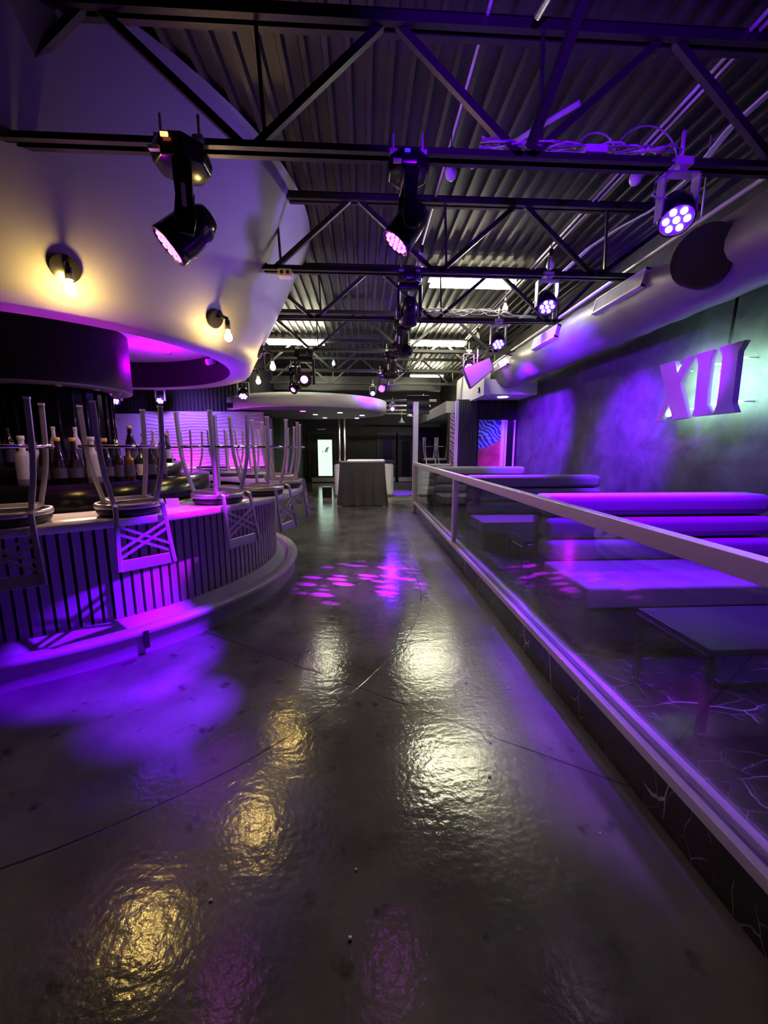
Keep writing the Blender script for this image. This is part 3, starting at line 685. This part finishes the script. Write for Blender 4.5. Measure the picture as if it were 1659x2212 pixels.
K = {'frost': (.43, .060, M['bottle_clear'], M['bottle_clear'], 'sq', M['cap']), 'dark': (.36, .042, M['bottle_dark'], M['label_dark'], 'wine', None),
     'champ': (.42, .058, M['bottle_dark'], M['label_dark'], 'champ', M['label_gold']), 'green': (.36, .042, M['bottle_green'], M['label_white'], 'sq', M['label_gold']),
     'amber': (.34, .045, M['bottle_amber'], M['label_dark'], 'sq', M['black']), 'clear': (.38, .040, M['bottle_clear'], M['label_dark'], 'wine', M['cap']),
     'pink': (.30, .042, M['bottle_pink'], M['label_white'], 'sq', M['black'])}
DESC = {'frost': 'large frosted white bottle', 'dark': 'slim dark wine bottle', 'champ': 'stout dark champagne bottle', 'green': 'green bottle with white label',
        'amber': 'amber spirit bottle', 'clear': 'clear slim bottle', 'pink': 'pink glass bottle'}
proto = {}
def put_bottle(kind, loc, where, group):
    lab = DESC[kind] + where
    if kind not in proto:
        o = bottle(K[kind]); o.location = loc; o['label'] = lab; o['group'] = group; proto[kind] = o
    else: dup(proto[kind], loc, random.uniform(0, 6), lab, group)
IC = (-3.6, 4.95)
def ring(items, r, z, tier):
    seen = {}; kinds = [k for k, a in items]
    for k, a in items:
        a = R(a); seen[k] = seen.get(k, 0) + 1
        o = ['first', 'second', 'third', 'fourth', 'fifth', 'sixth'][seen[k] - 1]
        where = (', %s such from the left' % o if kinds.count(k) > 1 else '') + ' on the island ' + tier
        put_bottle(k, (IC[0] + r * math.cos(a), IC[1] + r * math.sin(a), z), where, 'bottles on the ' + tier)
ring([('dark', -84), ('amber', -75), ('frost', -65.5), ('dark', -60.5), ('champ', -56), ('champ', -51.5), ('frost', -46), ('champ', -42), ('dark', -38), ('amber', -34), ('green', -29.5), ('dark', -25), ('amber', -20)], 1.46, 1.27, 'front tier')
ring([(k, -92 + 8.6 * i) for i, k in enumerate(['dark', 'clear', 'dark', 'green', 'clear', 'clear', 'dark', 'dark', 'champ', 'amber', 'clear', 'dark', 'green'])], 1.12, 1.42, 'raised tier')
ring2 = ['dark', 'amber', 'pink', 'dark', 'pink', 'pink', 'amber', 'pink', 'dark', 'pink']
seen = {}
for i, k in enumerate(ring2):
    a = R(106 - i * 1.9 - (2.2 if i > 4 else 0)); seen[k] = seen.get(k, 0) + 1; o = ['first', 'second', 'third', 'fourth', 'fifth', 'sixth'][seen[k] - 1]
    put_bottle(k, (BC[0] + (2.30 + .07 * (i % 2)) * math.cos(a), BC[1] + (2.30 + .07 * (i % 2)) * math.sin(a), BZ), ', %s such from the left on the far counter' % o, 'bottles on the far side of the bar')
# coolers, bar mat, menu card
for i, (a, lab) in enumerate(((72, 'black undercounter cooler against the far side of the bar, nearer the island'), (42, 'black undercounter cooler beside the aisle end of the bar'))):
    t = thing('bar_cooler', lab, 'cooler', (BC[0] + 1.99 * math.cos(R(a)), BC[1] + 1.99 * math.sin(R(a)), 0), R(a) - PI / 2, 'undercounter coolers')
    MB().box(-.4, .4, -.17, .17, 0, .98).build('cabinet', M['black'], t, bevel=.01)
    MB().box(-.41, .41, -.18, .18, .98, 1.01).build('steel_top', M['steel'], t)
    MB().box(-.15, .2, -.176, -.17, .66, .74).build('grey_plate', M['stoolmetal'], t)
    for k in (-.19, .19): MB().box(k - .17, k + .17, -.18, -.17, .1, .62).build('cooler_door', M['blackgloss'], t)
MATM = mat('pale_bar_mat', (.55, .4, .5), .5)
for k, a in enumerate((91, 76)):
    o = MB().box(-.2, .2, -.08, .08, 0, .012).build('bar_mat', MATM, loc=(BC[0] + 2.32 * math.cos(R(a)), BC[1] + 2.32 * math.sin(R(a)), BZ + .001)); o.rotation_euler = (0, 0, R(a) - PI / 2)
    tag(o, ['pale bar mat left of the farthest upturned stool', 'pale bar mat between the two farthest upturned stools'][k], 'bar mat')
c = MB(); c.M = Matrix.Rotation(R(20), 4, 'X'); c.box(-.05, .05, 0, .004, 0, .075)
o = tag(c.build('table_card', M['acrylic'], loc=(BC[0] + 2.4 * math.cos(R(-38)), BC[1] + 2.4 * math.sin(R(-38)), BZ + .003)), 'small folded card on the bar beside the upturned stool', 'card'); o.rotation_euler = (0, 0, R(10))

# bar stools, upside down on the counter
def make_stool(label):
    t = thing('bar_stool', label, 'bar stool', group='bar stools turned upside down on the bar')
    MB().lathe([(.001, 0), (.17, 0), (.205, .012), (.215, .035), (.205, .058), (.001, .058)], 40).build('seat_pad', M['seatpad'], t)
    m = MB(); m.lathe([(.20, .056), (.222, .058), (.226, .075), (.222, .092), (.20, .094), (.194, .075), (.20, .056)], 40)
    for a in (45, 135): 
        m.M = Matrix.Rotation(R(a), 4, 'Z'); m.box(-.20, .20, -.016, .016, .066, .086); m.M = None
    for sx, ex in (((-.14, -.14), (.14, -.14)), ((.14, -.14), (.14, .14)), ((.14, .14), (-.14, .14)), ((-.14, .14), (-.14, -.14))): m.bar((*sx, .105), (*ex, .105), .02, .025)
    m.build('seat_frame', M['stoolmetal'], t)
    for sx in (-1, 1):
        for sy in (-1, 1):
            pr = [(.135, .085), (.142, .13), (.160, .22), (.178, .32), (.190, .42), (.196, .52), (.200, .66), (.203, .785)]
            l = MB(); l.sqtube([(sx * r, sy * r, z) for r, z in pr], .030, .026); lo = l.build('leg', M['stoolmetal'], t, bevel=.003, seg=1)
            MB().box(-.017, .017, -.017, .017, 0, .014).build('leg_cap', M['cap'], lo, loc=(sx * .203, sy * .203, .782))
    m = MB(); rr = .262; m.tube([(rr * math.cos(a), rr * math.sin(a), .50) for a in [2 * PI * i / 36 for i in range(37)]], .012, 10); m.build('foot_ring', M['chrome'], t)
    for sy in (-1, 1):
        m = MB(); m.sqtube([(.19, sy * .145, .10), (.232, sy * .15, .085), (.250, sy * .155, -.02), (.268, sy * .165, -.18), (.300, sy * .178, -.36)], .028, .022)
        m.build('back_upright', M['stoolmetal'], t, bevel=.003, seg=1)
    m = MB(); m.prism([(.283, -.365), (.296, -.365), (.284, -.285), (.271, -.285)], -.168, .168, 'y'); m.build('top_rail', M['stoolmetal'], t, bevel=.004, seg=1)
    m = MB()
    for o2 in (0, .055):
        for sy in (-1, 1): m.bar((.262, -sy * .155, -.045 - o2), (.276, sy * .16, -.215 - o2), .010, .020)
    m.build('lattice', M['stoolmetal'], t)
    return t
angs = [(-61.5, 'upturned bar stool cut off by the left edge of the photo'), (-46.2, 'upturned bar stool nearest the camera, with its whole back hanging over the slatted front'),
        (-29.5, 'second whole upturned bar stool along the near side of the bar'), (-14.5, 'third whole upturned stool along the near side, before the aisle end of the bar'),
        (4, 'upturned stool at the aisle end of the bar, its back against the walkway'), (27, 'upturned stool just past the aisle end of the bar'),
        (48, 'upturned far side bar stool before the right end of the wavy panel'), (64, 'upturned far side bar stool before the middle of the wavy panel'),
        (83, 'upturned stool farthest along the far side of the bar, beside the pale panel')]
st = None
for a, l in angs:
    loc = (BC[0] + 2.50 * math.cos(R(a)), BC[1] + 2.50 * math.sin(R(a)), BZ + .001)
    if st is None: st = make_stool(l); st.location = loc; st.rotation_euler = (0, 0, R(a))
    else: dup(st, loc, R(a + random.uniform(-4, 4)), l)

# ------------------------------------------------------------------ wavy wall panels and ledge behind the bar
def wave(x0, x1, z0, z1, y, amp):
    m = MB(); nx, nz = 100, 190; vs = []; fs = []
    for j in range(nz + 1):
        for i in range(nx + 1):
            u = i / nx; v = j / nz
            ph = v * 2 * PI * 17 + 2.2 * math.sin(u * 7.3 + 2.5 * math.sin(v * 4)) + 1.4 * math.sin(u * 17 + v * 6)
            vs.append((x0 + (x1 - x0) * u, y - amp * (.5 + .5 * math.sin(ph)), z0 + (z1 - z0) * v))
    for j in range(nz):
        for i in range(nx):
            k = j * (nx + 1) + i; fs.append((k, k + 1, k + nx + 2, k + nx + 1))
    m.add(vs, fs, True); m.box(x0, x1, y, y + .05, z0, z1); return m
tag(wave(-5.42, -2.50, 1.14, 2.50, 10.18, .055).build('wave_panel', M['white']), 'white wall panel with carved horizontal waves, lit pink and violet', 'wall panel')
tag(wave(-6.9, -5.44, 1.14, 2.44, 10.2, .006).build('plain_wall_panel', M['white']), 'plain pale wall panel left of the carved wavy one', 'wall panel')
tag(MB().box(-7.5, -2.5, 9.9, 10.26, 1.02, 1.10).build('wall_ledge', M['steel'], bevel=.01), 'grey ledge under the pale wall panels', 'shelf')
for k, xx in enumerate((-4.45, -3.1)):
    tag(MB().box(xx - .25, xx + .25, 10.02, 10.06, 1.102, 1.13).build('strip_light', M['stripled']), ['left', 'right'][k] + ' magenta strip light at the foot of the wavy panel', 'strip light', 'strip lights under the wavy panel')
tag(MB().box(-2.48, -2.30, 10.1, 10.25, 0, 2.35).build('grey_pillar', mat('grey_pillar_paint', (.25, .24, .26), .5), bevel=.01), 'slim grey pillar at the right end of the wavy panel', 'pillar')
tag(MB().box(-3.3, -2.45, 9.85, 10.1, 2.56, 2.68).build('wall_box', M['steel_dark'], bevel=.01), 'long dark box above the right end of the wavy panel', 'box')

# ------------------------------------------------------------------ far stage counter, cloth, poles
t = thing('stage_counter', 'white rounded stage counter behind the black cloth', 'counter', (0, 0, 0))
MB().box(-.98, 1.0, 12.9, 14.9, 0, 1.13).build('body', M['white'], t, bevel=.12, seg=5)
MB().box(-1.02, 1.02, 12.86, 14.94, 1.13, 1.17).build('black_top', M['blackgloss'], t, bevel=.01)
tag(MB().box(-.55, .72, 13.1, 14.4, 1.172, 1.20).build('white_sheet', M['white'], bevel=.01), 'flat white sheet lying on the stage counter', 'sheet')
for k, (px, py) in enumerate(((-.78, 13.0), (-.62, 13.15))):
    t = thing('stage_pole', ['nearer', 'farther'][k] + ' bright metal pole rising from the stage counter to the canopy', 'pole', (px, py, 1.172), group='metal poles on the stage counter')
    MB().cyl((0, 0, 0), (0, 0, 2.542 - 1.172), .028, n=14).build('pole_tube', M['rail'], t); MB().cyl((0, 0, 0), (0, 0, .02), .09, n=18).build('floor_flange', M['chrome'], t)
# draped table
t = thing('side_table', 'tall table hidden under the black cloth', 'table', (0, 0, 0)); MB().box(-.62, .55, 10.85, 11.6, 0, 1.19).build('table_body', M['black'], t)
m = MB(); nu, nv = 120, 14; vs = []; fs = []
per = [(-.66, 11.62), (-.66, 10.82), (.59, 10.82), (.59, 11.62)]
seg = [0, .8, 2.05, 2.85]
def perim(s):
    for k in range(3):
        if s <= seg[k + 1] + 1e-6:
            f = (s - seg[k]) / (seg[k + 1] - seg[k]); a, b = per[k], per[k + 1]
            nrm = [(-1, 0), (0, -1), (1, 0)][k]
            return (a[0] + (b[0] - a[0]) * f, a[1] + (b[1] - a[1]) * f), nrm
for j in range(nv + 1):
    v = j / nv; z = 1.215 * (1 - v) + .015 * v
    for i in range(nu + 1):
        sN = 2.85 * i / nu; p, nn = perim(sN)
        w = v ** 1.2; amp = .035 * w; off = .06 * w + amp * (math.sin(sN * 21 + 1.2 * math.sin(v * 3)) + .5 * math.sin(sN * 47))
        cx = p[0] + nn[0] * off; cy = p[1] + nn[1] * off
        cx += .10 * w * (1 if p[0] > .4 else (-1 if p[0] < -.5 else 0)) * (1 if nn[1] == -1 else 0)
        hem = z if j < nv else z + .05 * max(0, math.sin(sN * 2.2 + 1.0))
        vs.append((cx, cy, hem))
for j in range(nv):
    for i in range(nu): k = j * (nu + 1) + i; fs.append((k, k + 1, k + nu + 2, k + nu + 1))
m.add(vs, fs, True); m.box(-.66, .59, 10.82, 11.62, 1.205, 1.218)
tag(m.build('draped_cloth', M['cloth']), 'charcoal cloth draped to the floor over the tall table', 'cloth')
tag(MB().box(-1.35, -1.05, 12.7, 12.9, 0.0, .35).build('equipment_case', M['blackgloss'], bevel=.02), 'small dark case on the floor left of the black cloth', 'case')
# downlights in far canopy
for k, (px, py, mm) in enumerate(((-1.55, 10.4, M['stripled']), (-1.35, 11.4, M['farcan']), (-1.2, 12.6, M['farcan']), (-.62, 10.8, M['down']), (-.03, 11.6, M['down']), (-.2, 12.7, M['down']))):
    o = tag(MB().lathe([(.07, 2.541), (.07, 2.53), (.001, 2.53)], 16, c=(px, py)).build('downlight', mm),
        ['pink lit downlight at the front left of the far canopy', 'dim downlight behind the pink one in the far canopy', 'dim downlight deepest on the left of the far canopy', 'bright downlight beside the top of the nearer pole',
         'bright downlight at the right of the far canopy', 'bright downlight deepest at the right of the far canopy'][k], 'downlight', 'downlights in the far canopy')

# ------------------------------------------------------------------ far side bar at the right
t = thing('side_bar', 'dark far side bar behind the white end post', 'bar counter', (0, 0, 0)); MB().box(2.0, 3.3, 13.0, 15.5, 0, 1.1).build('body', M['black'], t); MB().box(1.95, 3.32, 12.95, 15.55, 1.1, 1.15).build('top', M['blackgloss'], t)
for k in range(3):
    dup(st, (2.24 + .42 * k, 13.175, 1.152), R(-90), ['left', 'middle', 'right'][k] + ' of the dim upturned stools on the far side bar', 'upturned stools on the far side bar')
tag(MB().box(2.55, 2.92, 11.54, 11.595, 1.0, 2.6).build('portrait_panel', M['mural2']), 'tall red and blue painted panel between the two white posts', 'painting')
struct('wall_passage_end', MB().box(2.5, WX, 11.6, 11.72, 0, 2.62), M['darkwall'])
pn = thing('wall_painting', 'blue and red painted panel on the end wall of the booths', 'painting', (2.66, EY, 1.05))
MB().box(0, .52, -.03, .02, 0, 1.19).build('canvas', M['mural'], pn)
MB().box(.52, .60, -.06, .02, 0, 1.19).box(.62, .66, -.05, .02, 0, 1.19).build('frame_strip', M['rail'], pn)
MB().box(.67, .82, -.03, .02, 0, 1.15).build('dark_glass', M['mirror'], pn)
MB().box(.82, .85, -.06, .02, 0, 1.19).build('edge_strip', M['rail'], pn)
tag(MB().lathe([(.11, 2.68), (.11, 2.667), (.001, 2.667)], 20, c=(2.98, 8.45)).build('downlight', M['down']), 'bright downlight under the pale bulkhead by the right wall', 'downlight')
t = thing('round_sensor', 'small round fitting on the pale side of the bulkhead', 'sensor', (2.44, 8.35, 2.80)); MB().cyl((-.03, 0, 0), (0, 0, 0), .055, n=20).build('housing', M['black'], t); MB().cyl((-.034, 0, 0), (-.03, 0, 0), .04, n=20).build('lens', M['cap'], t)

# ------------------------------------------------------------------ glass railing
RX = 1.28
rl = thing('glass_railing', 'metal framed glass railing along the edge of the platform', 'railing', (RX, 0, 0))
MB().box(-.03, .035, -1.5, 9.66, 1.17, 1.25).build('handrail', M['rail'], rl, bevel=.004, seg=1)
MB().box(-.035, .012, -1.5, 9.66, .225, .275).build('bottom_track', M['rail'], rl, bevel=.003, seg=1)
MB().box(.06, .10, -1.5, 9.66, .226, .265).build('inner_track', M['rail'], rl, bevel=.003, seg=1)
posts = [-.4, 5.38]
for y in posts:
    MB().box(-.028, .028, y - .03, y + .03, .275, 1.17).build('post', M['rail'], rl, bevel=.003, seg=1)
    MB().box(-.02, .02, y + .055, y + .085, .275, 1.17).build('glazing_bead', M['wood'], rl)
MB().box(-.06, .06, 9.62, 9.75, 0.0, 2.70).build('end_post', M['rail'], rl, bevel=.004, seg=1)
for y0, y1 in ((-1.5, -.43), (-.31, 5.35), (5.47, 9.6)): MB().box(.0, .01, y0, y1, .275, 1.17).build('glass_pane', M['glass'], rl)
tag(MB().box(2.10, 2.17, EY - .08, EY - .01, .226, 2.66).build('white_post', M['rail'], bevel=.004), 'tall pale post at the left edge of the ribbed end panel', 'post')

# ------------------------------------------------------------------ booths
PZ = .225
def bench(x0, x1, yb, label, h=1.0, seat=True):
    t = thing('booth_bench', label, 'booth bench', ((x0 + x1) / 2, yb, PZ), group='grey upholstered booth benches'); L = (x1 - x0) / 2
    MB().box(-L + .02, L - .02, 0, .16, 0, h - .03).build('back_panel', M['fabricdark'], t, bevel=.03, seg=3)
    hs = (h - .47) / 3
    for k in range(3):
        ext = .03 if k == 2 else 0
        MB().box(-L, L, -.20 - .0 * k + .035 * k, .02 + ext * 4, .47 + hs * k + .004, .47 + hs * (k + 1) - .004).build('back_roll', M['fabric'], t, bevel=.055, seg=5)
    MB().box(-L - .01, L + .01, -.80, -.16, .33, .475).build('seat_cushion', M['fabric'], t, bevel=.02, seg=3)
    MB().box(-L + .02, L - .02, -.76, -.02, 0.0, .335).build('base', M['fabricdark'], t, bevel=.05, seg=4)
    return t
bench(1.46, 3.38, 3.14, 'booth bench nearest the camera with three violet lit back rolls')
bench(1.46, 3.34, 5.42, 'second booth bench from the camera, its seat end by the middle rail post')
bench(1.47, 3.34, 8.02, 'third booth bench, in front of the painted end wall')
bench(1.36, 2.12, 9.45, 'pale small bench at the far end of the glass railing')

def table(x0, x1, y0, y1, h, label, top):
    t = thing('booth_table', label, 'table', ((x0 + x1) / 2, (y0 + y1) / 2, PZ), group='low black framed booth tables'); a = (x1 - x0) / 2; b = (y1 - y0) / 2
    MB().box(-a, a, -b, b, h - .03, h).build('tabletop', top, t, bevel=.004, seg=1)
    for sx in (-1, 1):
        for sy in (-1, 1): MB().box(sx * a - .016 * (1 + sx), sx * a + .016 * (1 - sx), sy * b - .016 * (1 + sy), sy * b + .016 * (1 - sy), 0, h - .03).build('leg', M['black'], t)
    for sx in (-1, 1): MB().box(sx * a - .015, sx * a + .015, -b, b, h - .055, h - .03).build('side_rail', M['black'], t)
tt = mat('dark_tabletop', (.018, .016, .02), .3, col2=(.024, .022, .027))
table(1.61, 2.75, 1.60, 2.09, .445, 'low black framed table in front of the nearest bench', tt)
table(1.62, 2.75, 3.75, 4.22, .445, 'low black framed table in front of the second bench', tt)
t = thing('cube_table', 'low white topped cube table beyond the nearest bench', 'table', (2.2, 4.40, PZ)); MB().box(-.40, .4, -.14, .14, .25, .28).build('white_top', M['white'], t); MB().box(-.39, .39, -.13, .13, 0, .25).build('base', M['black'], t)

# ------------------------------------------------------------------ XII sign
sg = thing('wall_sign', 'large backlit XII roman numeral sign on the mottled right wall', 'sign', (3.28, 0, 0))
def letter(name, polys, parts):
    m = MB()
    for k, p in enumerate(polys): m.prism(p, .003 * k, .055 + .002 * k, 'x')
    o = m.build(name, M['signface'], sg)
    b = MB()
    for p in polys:
        c = (sum(q[0] for q in p) / len(p), sum(q[1] for q in p) / len(p))
        b.prism([(c[0] + (u - c[0]) * .5, c[1] + (v - c[1]) * .85) for u, v in p], .06, .066, 'x')
    b.build('backlight', M['signled'], o)
    for p in parts: MB().cyl((.055, *p), (.27, *p), .008, n=6).build('standoff', M['cap'], o)
letter('letter_x', [[(4.345, 2.507), (4.13, 2.507), (3.886, 1.903), (4.069, 1.897)], [(4.006, 2.508), (3.905, 2.507), (4.233, 1.897), (4.329, 1.895)]], [(4.2, 2.42), (3.98, 2.0)])
i1 = [(3.871, 2.512), (3.668, 2.510), (3.694, 2.437), (3.696, 2.179), (3.686, 2.018), (3.618, 1.911), (3.83, 1.911), (3.809, 1.981), (3.818, 2.238), (3.826, 2.417)]
i2 = [(3.612, 2.515), (3.366, 2.517), (3.415, 2.435), (3.405, 1.994), (3.362, 1.913), (3.59, 1.911), (3.560, 1.990), (3.560, 2.234), (3.568, 2.432)]
letter('letter_i', [i1], [(3.76, 2.40), (3.75, 2.02)]); letter('letter_i', [i2], [(3.49, 2.40), (3.47, 2.02)])
MB().cyl((.1, 3.62, 2.55), (.1, 3.60, 3.0), .012, n=8).build('hanger_rod', M['black'], sg)
MB().tube([(.07, 3.63, 2.45), (.07, 3.635, 2.36), (.07, 3.655, 2.32), (.07, 3.64, 2.30), (.07, 3.625, 2.33), (.07, 3.635, 2.28), (.07, 3.64, 2.15), (.07, 3.635, 2.0), (.07, 3.64, 1.95)], .006, 6).build('white_cord', M['cablelight'], sg)

# debris on the floor
m = MB(); rnd = random.Random(3)
for _ in range(46):
    x = rnd.uniform(-.6, 1.2); y = rnd.uniform(.9, 5.5); r = rnd.uniform(.003, .009)
    m.sphere((x, y, r * .5), r, 6, 4, .6)
tag(m.build('floor_crumbs', M['cap']), 'tiny pale crumbs scattered on the concrete floor', 'crumbs', kind='stuff')

# ------------------------------------------------------------------ lights (mostly at lamps of the place, plus added unseen fills)
# violet wash: par lights
spot('par_near', (2.02, 2.62, 3.05), (2.4, 2.75, .6), 1500, UV, 62, .5)
spot('par_near_rail', (1.95, 2.55, 3.05), (1.9, 2.0, .8), 200, PUR, 30, .7)
spot('par_second', (1.98, 4.35, 3.05), (2.25, 3.15, .95), 1100, PUR, 50, .5)
spot('par_second_wall', (2.05, 4.5, 3.05), (3.55, 5.1, 1.75), 2200, UV, 50, .9)
spot('par_third', (1.98, 5.9, 3.05), (1.8, 5.3, .8), 900, PUR, 50, .5)
spot('par_third_wall', (2.05, 6.0, 3.05), (3.55, 7.7, 1.7), 3000, UV, 56, .9)
spot('par_duct', (1.98, 5.3, 2.75), (2.9, 5.4, 2.95), 120, UV, 110, .9)
spot('par_fourth', (2.0, 7.6, 3.0), (1.6, 8.2, 1.0), 800, PUR, 60, .5)
spot('par_near_wall', (2.12, 2.66, 3.05), (3.55, 3.3, 1.35), 420, UV, 58, .9)
spot('par_speaker', (1.80, 6.75, 3.25), (2.12, 7.35, 2.98), 130, MAG, 70, .6)
spot('par_sign', (1.7, 2.7, 3.0), (3.28, 3.95, 2.25), 800, (.33, 0, 1), 27, .5)
# moving heads on the bar front and floor
HB = Vector((.29, 2.72, 2.99)); HA = (Vector((-1.62, 2.62, .4)) - HB).normalized(); HL = HB + HA * .17
spot('head_pink', HL, (-1.50, 2.80, .45), 2300, UV, 23, .5, .03)
spot('head_ledge', HL, (-1.72, 3.2, .2), 420, MAG, 10, .9, .03)
spot('head_floor', HL, (-1.22, 2.25, 0), 1900, UV, 16, .9, .03)
spot('counter_mag', HL, (-1.40, 3.27, 1.11), 900, MAG, 13, .7, .03)
# drum soffit inside
point('drum_mag', (-2.75, 5.55, 2.66), 22, MAG, .04)
spot('rim_mag', (-2.35, 3.6, 1.35), (-2.15, 3.0, 2.55), 45, (.7, 0, .9), 70, .8)
spot('drum_can', (-3.1, 4.4, 2.2), (-2.05, 2.72, 1.1), 130, (1, .62, .38), 30, .7)
spot('rail_fill', (1.55, .0, 3.3), (1.72, 1.55, .9), 420, (.36, .10, 1), 40, .5)  # unseen lamp added above the camera to brighten the handrail
spot('rim_wash', (-2.15, 4.9, 1.45), (-1.5, 4.9, 2.55), 110, PUR, 110, .8)
# wave panel
point('strip_a', (-4.45, 9.98, 1.25), 16, (.7, 0, 1), .1); point('strip_b', (-3.0, 9.98, 1.25), 16, (.7, 0, 1), .1)
spot('panel_wash', (-4.4, 9.0, 2.7), (-4.4, 10.2, 1.8), 120, (.30, .11, 1), 130, .8)
spot('panel_wash_left', (-5.3, 8.8, 2.7), (-6.2, 10.2, 1.8), 60, (.6, .4, 1), 110, .8)
# passage
spot('passage_floor', (1.0, 13.5, 3.0), (1.2, 14.0, 0), 2500, UV, 35, .4)
spot('drum_wash', (2.0, 4.6, 3.1), (-2.0, 4.2, 3.3), 150, (.28, .10, 1), 60, .8)
# passage par, far head, downlights, then an added unseen lamp for the near truss
spot('passage_par', (1.0, 13.5, 2.95), (.7, 4.0, .6), 90, UV, 60, .6)
spot('far_head', (.48, 9.3, 2.95), (-.6, 11.4, 3.7), 80, (.3, .05, 1), 120, .8)
for k, (px, py) in enumerate(((-.62, 10.8), (-.03, 11.6), (-.2, 12.7), (-1.35, 11.4))): spot('canopy_downlight', (px, py, 2.515), (px, py, 0), (140 if k == 2 else 26), (1.0, .86, .80), 140, .6)
spot('bulkhead_downlight', (2.98, 8.45, 2.65), (2.98, 8.45, 0), 14, (1, .8, .95), 110, .6)
spot('truss_fill', (.6, .1, 3.3), (1.2, 2.75, 3.8), 300, UV, 55, .6)  # added lamp out of view overhead, tints the near truss violet
# beam pattern on the floor, projected by the third moving head
g = spot('floor_pattern', (.45, 5.9, 3.0), (0.0, 4.65, 0), 9500, MAG, 29, .7, .01)
l = g.data; l.use_nodes = True; nt = l.node_tree; N = nt.nodes; Lk = nt.links
em = N['Emission']; tc = N.new('ShaderNodeTexCoord'); mp = N.new('ShaderNodeMapping'); mp.inputs['Scale'].default_value = (9, 26, 9)
Lk.new(tc.outputs['Normal'], mp.inputs[0]); vo = N.new('ShaderNodeTexVoronoi'); vo.inputs['Scale'].default_value = 1.0; Lk.new(mp.outputs[0], vo.inputs['Vector'])
mr = N.new('ShaderNodeMapRange'); mr.inputs[1].default_value = .30; mr.inputs[2].default_value = .42; mr.inputs[3].default_value = 1; mr.inputs[4].default_value = .05
Lk.new(vo.outputs['Distance'], mr.inputs[0]); Lk.new(mr.outputs[0], em.inputs['Strength'])

wd = bpy.data.worlds.new('world'); S.world = wd; wd.use_nodes = True
wd.node_tree.nodes['Background'].inputs[0].default_value = (.02, .015, .03, 1); wd.node_tree.nodes['Background'].inputs[1].default_value = .2

S.view_settings.view_transform = 'Standard'; S.view_settings.look = 'None'; S.view_settings.exposure = 0.36; S.view_settings.gamma = 1.0
S.cycles.use_denoising = True
S.cycles.sample_clamp_indirect = 6.0
S.cycles.max_bounces = 6
bpy.context.view_layer.update()
